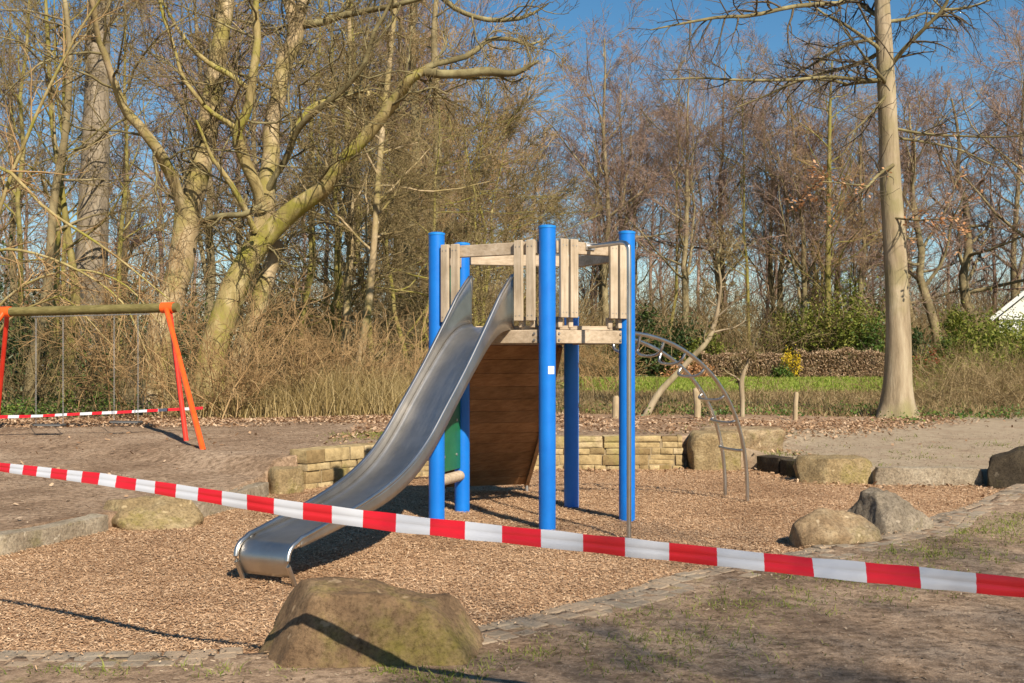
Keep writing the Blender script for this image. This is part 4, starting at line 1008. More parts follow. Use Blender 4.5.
for i in range(70):    # deep in the left wood
    px = rg.uniform(-80, 560); Y = rg.uniform(52, 76); x = (px - CX) / F * Y; P1, R1 = sticks(rg, x, Y, 24, 1.4, 2.5, 7.5, .35, .015); ps.append(tubes(P1, R1, 3))
    P2, R2 = grow(rg, P1, R1, 8, .2, 1, 45, .45, 4, .2, 0, .7); ps.append(tubes(P2, rmin(R2, .010), 3))
for i in range(50):    # behind the middle and right wood
    px = rg.uniform(480, 1120); Y = rg.uniform(98, 118); x = (px - CX) / F * Y; P1, R1 = sticks(rg, x, Y, 26, 2.2, 4.0, 11.0, .3, .022); ps.append(tubes(P1, R1, 3))
    P2, R2 = grow(rg, P1, R1, 9, .2, 1, 45, .42, 4, .2, 0, .7); ps.append(tubes(P2, rmin(R2, .013), 3))
for i in range(34):    # right foreground brush
    px = rg.uniform(915, 1050); Y = rg.uniform(25, 44); x = (px - CX) / F * Y; P1, R1 = sticks(rg, x, Y, 16, .6, .5, 2.2, .9, .007); ps.append(tubes(P1, R1, 3))
    P2, R2 = grow(rg, P1, R1, 6, .2, 1, 50, .5, 4, .25, -.02, .7); ps.append(tubes(P2, rmin(R2, .004), 3))
for i in range(26):    # thin saplings in the meadow
    px = rg.uniform(560, 900); Y = rg.uniform(24, 36); x = (px - CX) / F * Y; P1, R1 = sticks(rg, x, Y, 5, .5, .4, 1.3, .7, .006); ps.append(tubes(P1, R1, 3))
    P2, R2 = grow(rg, P1, R1, 5, .2, 1, 45, .45, 4, .2, 0, .7); ps.append(tubes(P2, rmin(R2, .004), 3))
Vf, Qf = join(ps); tag(mesh_np('undergrowth', Vf, Qf, stick_tan), 'tangled bare brush and bramble on the floor of the wood', 'undergrowth', None, 'stuff')

# leafy shrubs
def leaf_blob(rg, n, size, clumps=26, leaf=(.06, .14), hollow=.45):
    sx, sy, sz = size; c = rg.normal(0, 1, (clumps, 3)); c = norm(c) * rg.uniform(hollow, 1.0, (clumps, 1)); c[:, 2] = np.abs(c[:, 2]) * 1.1 - .05
    k = rg.integers(0, clumps, n); p = c[k] + rg.normal(0, .17, (n, 3)) * rg.uniform(.5, 1.3, (clumps, 1))[k]; p = p * np.array([sx, sy, sz]); p[:, 2] = np.maximum(p[:, 2], .02)
    V_, Q_ = flakes(p[:, 0], p[:, 1], p[:, 2], rg.uniform(leaf[0], leaf[1], n), rg.uniform(leaf[0] * .5, leaf[1] * .55, n), .9, rg)
    return V_, Q_, c * np.array([sx, sy, sz])
def shrub(name, px, Y, size, n, mat, label, leaf, group=None, seed=1, stem=twig_dark, cat='shrub'):
    n = int(n * (1.6 if Y > 50 else 1.0)); rg_ = np.random.default_rng(seed); x, y = G(px, Y); r_ = empty(name, (x, y, zgf(x, y)), label, cat, group)
    V_, Q_, c = leaf_blob(rg_, n, size, 30, leaf); mesh_np('foliage', V_, Q_, mat, r_, False)
    t = np.linspace(0, 1, 5); Pn = c[:, None, :] * t[None, :, None] ** np.array([1.4, 1.4, .8])[None, None, :] + np.array([0, 0, -.05]); P2, R2 = grow(rg_, Pn, np.full((len(c), 5), .02 * Y / 40), 5, .3, 1, 45, .5, 4, .2, .03, .6)
    V_, Q_ = join([tubes(Pn, np.repeat(np.linspace(.028, .01, 5)[None], len(c), 0) * max(1, Y / 50), 4), tubes(P2, rmin(R2, .006), 3)]); mesh_np('stem', V_, Q_, stem, r_); return r_
shrub('evergreen_shrub', 655, 73, (3.6, 2.2, 3.9), 5200, leaf_dark, 'dark evergreen shrub behind the hedge, right of right blue post', (.12, .30), None, 61)
shrub('evergreen_shrub', 706, 71, (1.9, 1.4, 2.4), 2200, leaf_olive, 'yellowish green shrub behind the hedge under the arched ladder', (.10, .24), None, 62)
shrub('evergreen_shrub', 846, 74, (3.4, 2.0, 5.4), 5200, leaf_olive, 'tall olive green shrub tight left of the big beech trunk', (.10, .24), None, 63)
shrub('evergreen_shrub', 795, 77, (3.0, 2.0, 4.2), 3800, leaf_olive, 'olive shrub behind the hedge above the yellow flowers', (.10, .24), None, 64)
shrub('evergreen_shrub', 916, 66, (1.5, 1.2, 2.3), 2200, leaf_dark, 'dark green shrub just right of the beech trunk by the lawn', (.10, .22), None, 65)
shrub('evergreen_shrub', 985, 58, (3.3, 2.2, 3.4), 11000, leaf_olive, 'large olive green bramble bush in front of the white house', (.08, .18), None, 66, twig_ochre)
shrub('evergreen_shrub', 1040, 50, (2.4, 2.0, 2.6), 7000, leaf_olive, 'olive bramble bush at the right picture edge below the house', (.08, .18), None, 67, twig_ochre)
shrub('evergreen_shrub', 945, 70, (1.6, 1.3, 2.2), 1800, leaf_green, 'green bush between the red leaved bush and bramble bush', (.10, .22), None, 68)
shrub('red_shrub', 930, 64, (1.1, .8, 1.5), 700, leaf_red, 'small red leaved bush right of the big beech trunk', (.06, .14), None, 69)
shrub('flowering_shrub', 791, 68, (.65, .6, 1.5), 800, leaf_yellow, 'yellow flowering bush in front of the brown hedge', (.05, .12), None, 70)
shrub('evergreen_shrub', 783, 67.2, (.7, .6, .75), 600, leaf_green, 'small green bush at the foot of the yellow flowers', (.08, .16), None, 71)
shrub('evergreen_shrub', 690, 68, (1.6, 1.0, 1.1), 900, leaf_copper, 'low rusty brown leaved bush at the left end of the hedge', (.08, .16), None, 72)
shrub('evergreen_shrub', 22, 33, (1.6, 1.3, 3.2), 3600, leaf_dark, 'dark evergreen behind the left orange swing leg', (.06, .14), None, 73)
shrub('evergreen_shrub', 88, 30, (1.0, .9, 2.2), 1500, leaf_green, 'green holly bush below the middle of the crossbeam', (.06, .13), None, 74)
shrub('evergreen_shrub', -10, 40, (2.0, 1.6, 4.6), 3000, leaf_dark, 'tall dark evergreen at the left picture edge behind crossbeam', (.08, .17), None, 75)
shrub('evergreen_shrub', 268, 48, (2.0, 1.6, 3.6), 2000, leaf_olive, 'olive evergreen bush seen right behind the mossy tree base', (.08, .18), None, 76)
shrub('evergreen_shrub', 130, 46, (2.6, 1.8, 4.0), 2600, leaf_dark, 'dark evergreen bush behind the right swing seat', (.09, .18), None, 77)
shrub('evergreen_shrub', 420, 62, (2.6, 1.8, 3.2), 2000, leaf_olive, 'olive bush deep in the wood left of left blue post', (.1, .2), None, 78)
for k_, (px, Y, sz_, m_, lb) in enumerate([
    (628, 76, (2.2, 1.6, 3.6), leaf_green, 'green ivy covered bush right behind the right blue post'), (742, 80, (2.4, 1.8, 3.0), leaf_dark, 'dark evergreen bush above the hedge, right of the yellowish shrub'), (876, 72, (1.8, 1.4, 3.6), leaf_green, 'green bush half hidden by the left side of the beech trunk'),
    (560, 80, (2.6, 1.8, 3.2), leaf_olive, 'olive bush seen between the two front blue posts'), (1005, 54, (2.2, 1.8, 3.3), leaf_olive, 'olive bramble mound right below the white gable'),
    (1014, 63, (2.4, 1.8, 3.3), leaf_olive, 'rounded olive bush hiding the lower wall of the white house'), (965, 46, (1.8, 1.5, 1.7), leaf_olive, 'low olive bramble mound in front of the red leaved bush'),
    (60, 50, (2.8, 1.8, 4.6), leaf_dark, 'dark evergreen mass deep in the wood behind left swing chains'), (182, 50, (2.2, 1.8, 4.2), leaf_dark, 'dark evergreen deep in the wood behind the orange right legs'), (320, 58, (2.8, 1.8, 3.4), leaf_dark, 'dark evergreen low in the wood between mossy and slim trees'), (385, 66, (2.6, 1.8, 3.6), leaf_olive, 'olive evergreen low in the wood above the slide foot')]):
    shrub('evergreen_shrub', px, Y, sz_, int(900 * sz_[0]), m_, lb, (.09, .22), None, 120 + k_)
# brown clipped hedge
def hedge(px0, px1, Y, h, d, label, seed, n):
    rg_ = np.random.default_rng(seed); x0, x1 = (px0 - CX) / F * Y, (px1 - CX) / F * Y; r_ = empty('beech_hedge', ((x0 + x1) / 2, Y, zgf((x0 + x1) / 2, Y)), label, 'hedge'); L = x1 - x0
    x = rg_.uniform(-L / 2, L / 2, n); top_ = h * (1 + .07 * np.sin(x * 1.7 + 1) + .05 * np.sin(x * 4.1)); s = rg_.uniform(0, 1, n)
    y = np.where(s < .6, -d / 2 + np.abs(rg_.normal(0, .12, n)), rg_.uniform(-d / 2, d / 2, n)); z = np.where(s < .6, rg_.uniform(.02, 1, n) * top_, top_ + rg_.normal(0, .07, n))
    V_, Q_ = flakes(x, y, z, rg_.uniform(.06, .15, n), rg_.uniform(.04, .09, n), .9, rg_); mesh_np('foliage', V_, Q_, hedge_m, r_, False)
    m = 500; b0 = np.stack([rg_.uniform(-L / 2, L / 2, m), rg_.uniform(-d / 2.4, d / 2.4, m), np.full(m, -.05)], -1); e = b0 + np.stack([rg_.normal(0, .15, m), rg_.normal(0, .1, m), rg_.uniform(.7, 1.1, m) * h], -1)
    Pn = b0[:, None] * (1 - np.linspace(0, 1, 4))[None, :, None] + e[:, None] * np.linspace(0, 1, 4)[None, :, None]; V_, Q_ = tubes(Pn, np.full((m, 4), .014), 3); mesh_np('stem', V_, Q_, twig_dark, r_)
hedge(700, 785, 70, 1.35, 1.3, 'brown clipped hedge left of the yellow flowering bush', 81, 5000)
hedge(797, 884, 70, 1.5, 1.3, 'brown clipped hedge between yellow flowers and the beech trunk', 82, 6500)

bark_olive = noisy('bark_olive', [(.3, (.16, .115, .045)), (.5, (.31, .24, .10)), (.7, (.47, .38, .20))], 4.0, 9, .9, .9, 18, (1, 1, .3), ((.24, .215, .04), 1.6, .46, .62))
# the big mossy multi-stem tree on the left, stems at about 25 m
rgm = np.random.default_rng(99)
YT = 25.0
def stem(pts, widths, n=22, dy=None):
    q = [P(p[0], p[1], YT + (dy[i] if dy is not None else 0)) for i, p in enumerate(pts)]
    r = [w / 2 * YT / F for w in widths]; return trunk_line(q, r, n)
mt_root_p = P(210, 420, YT); mt = empty('mossy_tree', (mt_root_p[0], YT, zgf(mt_root_p[0], YT)), 'big mossy tree with several thick crooked stems right of swing', 'tree')
stems_m, stems_p = [], []
stems_p.append(stem([(163, 428), (160, 380), (158, 345), (170, 305), (182, 255), (190, 205), (205, 145), (213, 90), (219, 45), (227, 0), (234, -60), (246, -140), (262, -230)], [40, 32, 27, 26, 26, 27, 21, 19, 18, 17, 15, 11, 5], 30, [0, 0, 0, .2, .3, .4, .5, .7, .8, 1, 1.3, 1.6, 2]))
stems_p.append(stem([(187, 240), (183, 205), (166, 168), (149, 138), (124, 110), (117, 88), (106, 55), (96, 20), (84, -30), (78, -90)], [13, 12, 11, 10, 9, 7.5, 7, 6, 4, 2], 22, [.33, .15, -.4, -.9, -1.1, -1.3, -1.6, -2, -2.4, -2.8]))
stems_m.append(stem([(204, 430), (208, 385), (222, 325), (243, 268), (262, 240)], [44, 35, 29, 24.5, 23], 20, [0, 0, 0, 0, 0]))
stems_m.append(stem([(254, 252), (285, 216), (323, 190), (341, 165), (371, 132), (396, 99), (411, 80), (429, 70)], [21, 18.5, 16.5, 14, 12, 11, 10, 8], 22, [0, -.1, -.4, -.6, -.9, -1.2, -1.4, -1.5]))
stems_m.append(stem([(425, 72), (448, 75), (484, 71), (503, 73), (519, 72), (540, 60)], [8.5, 8, 8, 7, 6, 2], 14, [-1.5, -1.5, -1.7, -1.8, -1.9, -2]))
stems_m.append(stem([(420, 76), (433, 66), (466, 57), (491, 40), (513, 39), (530, 45), (548, 38)], [6.5, 6, 5.5, 4.5, 4, 3, 1], 16, [-1.5, -1.4, -1.2, -1, -.9, -.8, -.7]))
stems_p.append(stem([(252, 256), (264, 215), (268, 166), (274, 123), (283, 74), (297, 34), (291, 10), (280, -20), (268, -80), (262, -160)], [22, 20, 18, 17, 17, 16, 13, 11, 8, 4], 24, [.1, .2, .3, .4, .5, .6, .6, .6, .6, .6]))
stems_p.append(stem([(297, 36), (302, 8), (306, -30), (318, -100), (330, -170)], [13, 12, 10, 7, 3], 14, [.6, .5, .4, .3, .2]))
stems_p.append(stem([(228, 425), (239, 365), (256, 312), (272, 262), (276, 240)], [26, 20, 18, 15, 11], 16, [.5, .6, .7, .8, .8]))
stems_m.append(stem([(262, 210), (256, 185), (244, 160), (236, 132), (247, 112), (253, 80), (256, 40), (257, 6), (262, -40), (258, -100)], [13, 12, 11, 10, 8.5, 8, 7, 6, 4, 2], 22, [0, -.3, -.5, -.7, -.8, -.9, -1, -1.1, -1.2, -1.3]))
stems_m.append(stem([(238, 130), (214, 112), (196, 94), (183, 75), (172, 45), (160, 12), (150, -40)], [6, 5, 4.5, 4, 3.5, 3, 1], 14, [-.7, -.9, -1.1, -1.3, -1.4, -1.5, -1.6]))
stems_m.append(stem([(248, 88), (230, 74), (205, 60), (186, 40), (170, 20), (155, -10)], [5.5, 5, 4.5, 4, 3, 2], 14, [-.9, -1, -1.1, -1.2, -1.3, -1.4]))
stems_m.append(stem([(266, 195), (285, 160), (294, 135), (312, 115), (334, 98), (352, 80), (363, 66), (372, 33), (389, 4), (400, -40)], [8, 7, 6.5, 6, 5.5, 5, 4.5, 4, 3, 1.5], 20, [.2, -.2, -.5, -.8, -1.1, -1.3, -1.5, -1.7, -1.9, -2.1]))
stems_m.append(stem([(290, 138), (312, 108), (345, 95), (366, 92), (368, 115)], [7, 6, 5.5, 5, 3], 14, [-.5, -.4, -.3, -.3, -.3]))
stems_m.append(stem([(300, 26), (322, 22), (341, 16), (372, 10), (396, 5), (430, -5), (470, -30)], [9, 8, 7, 6, 5, 4, 2], 16, [.6, .4, .2, 0, -.2, -.4, -.6]))
stems_m.append(stem([(420, -25), (450, 5), (480, 18), (510, 20), (527, 16), (545, 4)], [5, 5, 5, 4.5, 3.5, 1], 14, [-.4, -.5, -.6, -.7, -.8, -.9]))
stems_m.append(stem([(200, 222), (222, 216), (244, 214), (262, 205)], [6, 6, 5.5, 5], 10, [-.4, -.8, -1, -1]))
stems_m.append(stem([(256, 232), (238, 196), (222, 170), (208, 150), (196, 120)], [6, 6, 5, 4, 2], 12, [-.2, -.6, -.8, -1, -1.2]))
stems_d = [stems_m[i] for i in (2, 3, 7, 9, 10, 11)]; stems_m2 = [q for i, q in enumerate(stems_m) if i not in (2, 3, 7, 9, 10, 11)]
for nm, st_, mt_ in (('trunk', stems_p, bark_moss), ('trunk', stems_m2, bark_olive), ('limb', stems_d, bark_limb)):
    V_, Q_ = join([tubes(p_, R_, 14) for p_, R_ in st_]); V_ = V_ - np.array(mt.location)
    fr = np.array([mnoise.noise(Vector(v * 2.4)) for v in V_]); fr2 = np.array([mnoise.noise(Vector(v * 6)) for v in V_]); cc = np.array([[mnoise.noise(Vector(v * 1.1 + np.array([9, 0, 0]))), mnoise.noise(Vector(v * 1.1 + np.array([0, 9, 0]))), 0] for v in V_])
    V_ = V_ + cc * .08 + np.stack([fr * .03 + fr2 * .015, fr2 * .02, fr * .02], -1)
    mesh_np(nm, V_, Q_, mt_, mt)
# limbs and twigs grown off those stems
br = []; tw_ = []
for st_ in stems_p + stems_m:
    p_, R_ = st_; L = np.linalg.norm(np.diff(p_[0], axis=0), axis=1).sum(); thick = R_[0, 0]
    base_t = .35 if thick > .3 else .15
    k = max(4, int(L * 2.0)); P1, R1 = grow(rgm, p_, np.minimum(R_, .07), k, base_t, 1, 58, 1.0, 10, .24, .02, .42, .3, absL=min(3.4, .7 + L * .42)); br.append(tubes(P1, rmin(R1, .007), 5))
    P2, R2 = grow(rgm, P1, R1, 8, .1, 1, 45, .5, 6, .17, .02, .6); tw_.append(tubes(P2, rmin(R2, .0055), 4))
    P3, R3 = grow(rgm, P2, R2, 6, .1, 1, 40, .5, 4, .17, 0, .7); tw_.append(tubes(P3, rmin(R3, .0045), 3))
o0 = np.array(mt.location)
V_, Q_ = join(br); mesh_np('branch', V_ - o0, Q_, bark_limb, mt); V_, Q_ = join(tw_); mesh_np('crown', V_ - o0, Q_, twig_olive, mt)

# thick grey trunk on the far left
def hand_tree(name, label, Y, pts, widths, bark, twig, k, grow_from, lenL, seed, dy=None, ang1=60, n=26, up=.03, flare=None, hang=False, limb_bark=None):
    rg_ = np.random.default_rng(seed); x0 = (pts[0][0] - CX) / F * Y; r_ = empty(name, (x0, Y, zgf(x0, Y)), label, 'tree')
    q = [P(p[0], p[1], Y + (dy[i] if dy else 0)) for i, p in enumerate(pts)]; p_, R_ = trunk_line(q, [w / 2 * Y / F for w in widths], n)
    o_ = np.array(r_.location)
    V_, Q_ = tubes(p_, R_, 18)
    if flare:
        ph = np.arctan2(V_[:, 1] - Y, V_[:, 0] - x0); hz_ = V_[:, 2] - o_[2]; s = 1 + flare * np.exp(-np.maximum(hz_, 0) / .22) * (.5 + .5 * np.cos(ph * 5 + 1)); V_[:, 0] = x0 + (V_[:, 0] - x0) * np.where(hz_ < 1.2, s, 1); V_[:, 1] = Y + (V_[:, 1] - Y) * np.where(hz_ < 1.2, s, 1)
    fr = np.array([mnoise.noise(Vector(v * np.array([2.5, 2.5, .9]))) for v in V_]); V_[:, 0] += fr * .02
    mesh_np('trunk', V_ - o_, Q_, bark, r_)
    P1, R1 = grow(rg_, p_, np.minimum(R_, .10), k, grow_from, 1, ang1, 1.0, 9, .14, up, .45, .25, absL=lenL); P2, R2 = grow(rg_, P1, R1, 8, .12, 1, 45, .45, 6, .16, -.02 if hang else .03, .55); P3, R3 = grow(rg_, P2, R2, 7, .1, 1, 42, .5, 5, .17, -.02 if hang else 0, .65)
    P4, R4 = grow(rg_, P3, R3, 3, .1, 1, 40, .5, 3, .17, 0, .7)
    V_, Q_ = join([tubes(P1, rmin(R1, .008), 6)]); mesh_np('branch', V_ - o_, Q_, limb_bark or bark, r_)
    V_, Q_ = join([tubes(P2, rmin(R2, .006), 4), tubes(P3, rmin(R3, .0045), 3), tubes(P4, rmin(R4, .004), 3)]); mesh_np('crown', V_ - o_, Q_, twig, r_)
    return r_, (P1, R1, P2, R2, P3, R3), p_, R_
hand_tree('grey_tree', 'thick straight grey barked trunk behind the swing crossbeam', 31.0, [(84, 408), (88, 330), (92, 240), (95, 170), (97, 90), (99, 20), (102, -60), (108, -200)], [44, 36, 31, 28, 24, 22, 19, 9], bark_grey, twig_olive, 9, .5, 4.0, 5)
hand_tree('crooked_tree', 'dark crooked tree left of the thick grey trunk', 29.0, [(28, 412), (36, 345), (48, 280), (54, 200), (66, 130), (70, 60), (66, 10), (58, -60), (50, -150)], [14, 11, 9, 8, 7, 6, 5, 4, 2], bark_far, twig_olive, 15, .3, 3.2, 6)
hand_tree('slim_tree', 'slim lit tree whose foot stands behind the crossbeam, left of grey trunk', 30.0, [(66, 412), (70, 350), (76, 300), (70, 250), (62, 190), (52, 120), (48, 40), (42, -60)], [14, 12, 9, 7, 5.5, 5, 4, 2], bark_green, twig_olive, 14, .35, 2.8, 7)
# beech on the right
bt, lv, bp_, bR_ = hand_tree('beech_tree', 'tall smooth beech trunk on the right with high thin branches', 24.0, [(896, 421), (897, 400), (898, 372), (898, 320), (895, 250), (891, 190), (888, 120), (885, 60), (882, 0), (880, -80), (876, -200), (872, -300)], [36, 31, 27, 24, 22.5, 20.5, 18.5, 17, 15, 12.5, 9, 4], bark_beech, twig_dark, 16, .57, 4.2, 14, None, 78, 40, .0, .42, True, bark_limb)
rgb_ = np.random.default_rng(15); o0 = np.array(bt.location)
def limb(pts, widths, dys, n=16): return trunk_line([P(p[0], p[1], 24 + d) for p, d in zip(pts, dys)], [w / 2 * 24 / F for w in widths], n)
limbs = [limb([(886, 80), (862, 80), (830, 77), (790, 80), (740, 80), (700, 78), (660, 80)], [4.5, 4, 3.5, 3, 2.5, 2, 1], [0, -.3, -.6, -.8, -1, -1.1, -1.2]),
         limb([(884, 50), (862, 62), (835, 70), (800, 80), (765, 96), (730, 110)], [4.5, 4, 3.5, 3, 2, 1], [0, .3, .5, .7, .9, 1]),
         limb([(884, -30), (850, 0), (820, 4), (790, 7), (750, 16), (720, 17), (680, 24), (650, 30)], [6, 5, 4.5, 4, 3.5, 3, 2, 1], [0, -1.2, -1.6, -2, -2.3, -2.6, -2.9, -3.1]),
         limb([(889, 68), (905, 48), (925, 28), (942, 10), (952, -10), (966, -40)], [5, 4.5, 4, 3.5, 3, 1.5], [0, -.3, -.6, -.8, -1, -1.2]),
         limb([(942, 10), (965, 8), (985, 2), (1004, -8)], [3, 2.5, 2, 1], [-.8, -.9, -1, -1]),
         limb([(893, 165), (878, 175), (868, 186), (858, 193)], [4, 3, 2.5, 1.5], [-.2, -.5, -.7, -.8]),
         limb([(892, 128), (925, 134), (960, 136), (1000, 137), (1040, 134)], [3, 2.5, 2.2, 1.8, 1], [0, -.3, -.5, -.7, -.9]),
         limb([(896, 138), (925, 142), (960, 150), (985, 162), (1005, 170)], [3, 2.5, 2.2, 1.8, 1], [0, .2, .3, .5, .6]),
         limb([(886, 95), (875, 110), (860, 125), (845, 138)], [3.5, 3, 2, 1], [-.1, -.5, -.8, -1]),
         limb([(884, 20), (868, 10), (850, -4), (836, -20)], [4.5, 4, 3, 2], [0, .4, .8, 1.2]),
         limb([(895, 218), (915, 220), (940, 219), (962, 218)], [2.2, 1.8, 1.4, .8], [-.2, -.5, -.8, -1]),
         limb([(868, 186), (845, 184), (822, 182), (806, 190)], [2.0, 1.6, 1.2, .6], [-.7, -.9, -1.1, -1.2])]
br, tw_, lf = [], [], []
for i, (p_, R_) in enumerate(limbs):
    br.append(tubes(p_, R_, 8)); L = np.linalg.norm(np.diff(p_[0], axis=0), axis=1).sum()
    P1, R1 = grow(rgb_, p_, R_, int(6 + L * 3), .1, 1, 52, 1, 7, .17, -.06, .6, .25, absL=1.1 if i != 2 else 1.6); P2, R2 = grow(rgb_, P1, R1, 6, .1, 1, 42, .5, 5, .17, -.03, .7)
    tw_ += [tubes(P1, rmin(R1, .005), 4), tubes(P2, rmin(R2, .004), 3)]
    if i in (10, 11): lf.append((P1, 170))
    if i in (6, 7, 5): lf.append((P1, 26))
V_, Q_ = join(br); mesh_np('branch', V_ - o0, Q_, bark_limb, bt); V_, Q_ = join(tw_); mesh_np('crown', V_ - o0, Q_, twig_dark, bt)
lp = []
for P1, m in lf:
    q = P1.reshape(-1, 3); lp.append(q[rgb_.integers(0, len(q), m)] + rgb_.normal(0, .05, (m, 3)))
q = np.concatenate(lp); V_, Q_ = flakes(q[:, 0], q[:, 1], q[:, 2], rgb_.uniform(.06, .10, len(q)), rgb_.uniform(.04, .06, len(q)), .6, rgb_); tag(mesh_np('dead_leaf', V_ - o0, Q_, leaf_copper, bt, False), kind='stuff')

# arching hazel stems in front of the left wood
hz_ = empty('hazel_shrub', (G(-20, 22.8)[0], 22.8, zgf(*G(-20, 22.8))), 'hazel shrub with long thin pale stems arching over the swing', 'shrub'); oh = np.array(hz_.location); rgh = np.random.default_rng(71); hs_, ht_ = [], []
for pts_, w0 in (([(-22, 410), (-30, 300), (-8, 170), (50, 212), (110, 252), (170, 300)], 5), ([(-20, 410), (-26, 280), (0, 250), (60, 262), (120, 300), (150, 360)], 4), ([(-18, 410), (-10, 250), (30, 130), (80, 30), (130, -40)], 5), ([(-22, 410), (-14, 330), (20, 288), (75, 270), (125, 285), (165, 330)], 3.5), ([(-20, 410), (0, 330), (48, 300), (70, 302), (112, 345)], 3)):
    p_, R_ = trunk_line([P(a, b_, 22.8 - .35 * i) for i, (a, b_) in enumerate(pts_)], [w0 / 2 * 22.8 / F, .7 * w0 / 2 * 22.8 / F, .25 * w0 / 2 * 22.8 / F], 22); hs_.append(tubes(p_, R_, 7))
    P1, R1 = grow(rgh, p_, R_, 16, .3, 1, 38, 1, 8, .14, .0, .6, .3, absL=1.5); P2, R2 = grow(rgh, P1, R1, 5, .1, 1, 40, .5, 5, .16, 0, .7); ht_ += [tubes(P1, rmin(R1, .005), 4), tubes(P2, rmin(R2, .004), 3)]
V_, Q_ = join(hs_); mesh_np('stem', V_ - oh, Q_, bark_olive, hz_); V_, Q_ = join(ht_); mesh_np('crown', V_ - oh, Q_, twig_ochre, hz_)
# small tree with copper leaves left of the beech, thin leaning stem, stump like stems
hand_tree('slim_tree', 'slim pale tree left of the beech with copper leaves on it', 75.0, [(826, 378), (828, 320), (828, 250), (829, 180), (830, 110), (832, 60)], [6.5, 6, 5.5, 4.5, 3, 1.5], bark_green, twig_ochre, 34, .25, 6.0, 31)
hand_tree('leaning_sapling', 'thin pale sapling leaning right behind the arched ladder', 24.0, [(645, 418), (660, 392), (688, 362), (708, 340), (717, 312), (721, 285), (718, 262), (722, 240)], [8, 6.5, 5.5, 5, 4, 3, 2.5, 1.5], bark_beech, twig_olive, 14, .4, 1.2, 32)
hand_tree('young_sapling', 'short gnarled sapling behind the wide slab boulder', 22.5, [(742, 425), (742, 400), (741, 383), (744, 370), (750, 355)], [5, 5, 5.5, 4, 2], bark_beech, twig_olive, 8, .4, .5, 33)
hand_tree('slim_tree', 'slim lit leaning tree left of the slide, in the dry grass', 29.0, [(352, 408), (362, 350), (370, 290), (376, 210), (382, 130), (392, 40), (400, -60)], [9, 8.5, 7.5, 6.5, 6, 5, 3], bark_moss, twig_olive, 22, .3, 3.0, 34)
hand_tree('slim_tree', 'slim lit forked tree left of the slide, further left one', 32.0, [(338, 404), (345, 340), (349, 280), (351, 210), (347, 130), (350, 50), (345, -50)], [9, 8, 7, 6.5, 6, 5, 3], bark_moss, twig_olive, 22, .3, 3.0, 35)
for i, (px, Y, w) in enumerate(((410, 52, 16), (432, 48, 14), (398, 60, 10))):
    hand_tree('slim_tree', ('brown trunk in the wood just left of the left blue post', 'reddish brown trunk hidden half behind the left blue post', 'thin brown trunk deep in the wood above the slide middle')[i], Y, [(px, 398), (px + 2, 330), (px - 1, 250), (px + 6, 150), (px + 2, 40), (px + 8, -40)], [w, w * .85, w * .75, w * .6, w * .45, w * .25], bark_far, twig_ochre, 22, .35, 4.0, 40 + i)
# hazel thicket at the base of the mossy tree and in the dry grass
def thicket(px, Y, n, hmin, hmax, seed, label, mat=twig_ochre, lean=.3, sp=.3):
    rg_ = np.random.default_rng(seed); x, y = G(px, Y); r_ = empty('bare_shrub', (x, y, zgf(x, y)), label, 'shrub', 'bare twiggy shrubs at the edge of the left wood'); o_ = np.array(r_.location)
    P1, R1 = sticks(rg_, x, y, n, sp, hmin, hmax, lean, .013); P2, R2 = grow(rg_, P1, R1, 9, .2, 1, 40, .42, 5, .18, .0, .6); P3, R3 = grow(rg_, P2, R2, 5, .2, 1, 40, .5, 4, .18, 0, .7)
    V_, Q_ = tubes(P1, R1, 5); mesh_np('stem', V_ - o_, Q_, mat, r_); V_, Q_ = join([tubes(P2, rmin(R2, .005), 3), tubes(P3, rmin(R3, .004), 3)]); mesh_np('crown', V_ - o_, Q_, mat, r_)
thicket(232, 23.2, 24, 1.2, 3.0, 301, 'bare twiggy shrub in front of the mossy tree foot', twig_ochre, .45, .35)
thicket(140, 24.0, 16, 1.5, 4.2, 302, 'bare twiggy shrub behind the right swing, tall', twig_ochre, .35, .5)
thicket(100, 25.0, 12, 1.5, 4.5, 303, 'bare twiggy shrub between the two swing seats', twig_olive, .35, .5)
thicket(45, 25.5, 12, 1.2, 4.0, 304, 'bare twiggy shrub behind the left swing seat', twig_olive, .4, .6)
thicket(285, 25.0, 34, 1.0, 2.8, 305, 'bare twiggy shrub right of the mossy tree above the leaves', twig_ochre, .5, .6)
thicket(330, 26.0, 34, 1.0, 2.8, 306, 'bare twiggy shrub in the dry grass, left of slim trees', twig_ochre, .5, .6)
thicket(395, 27.0, 30, 1.0, 2.6, 307, 'bare twiggy shrub in the dry grass close to the slide', twig_ochre, .5, .6)
thicket(0, 26.0, 12, 1.0, 4.0, 308, 'bare twiggy shrub behind the left orange leg', twig_olive, .5, .6)
thicket(595, 44.0, 40, 1.4, 3.2, 309, 'bare tan shrub between middle and right blue posts', twig_ochre, .35, .6)

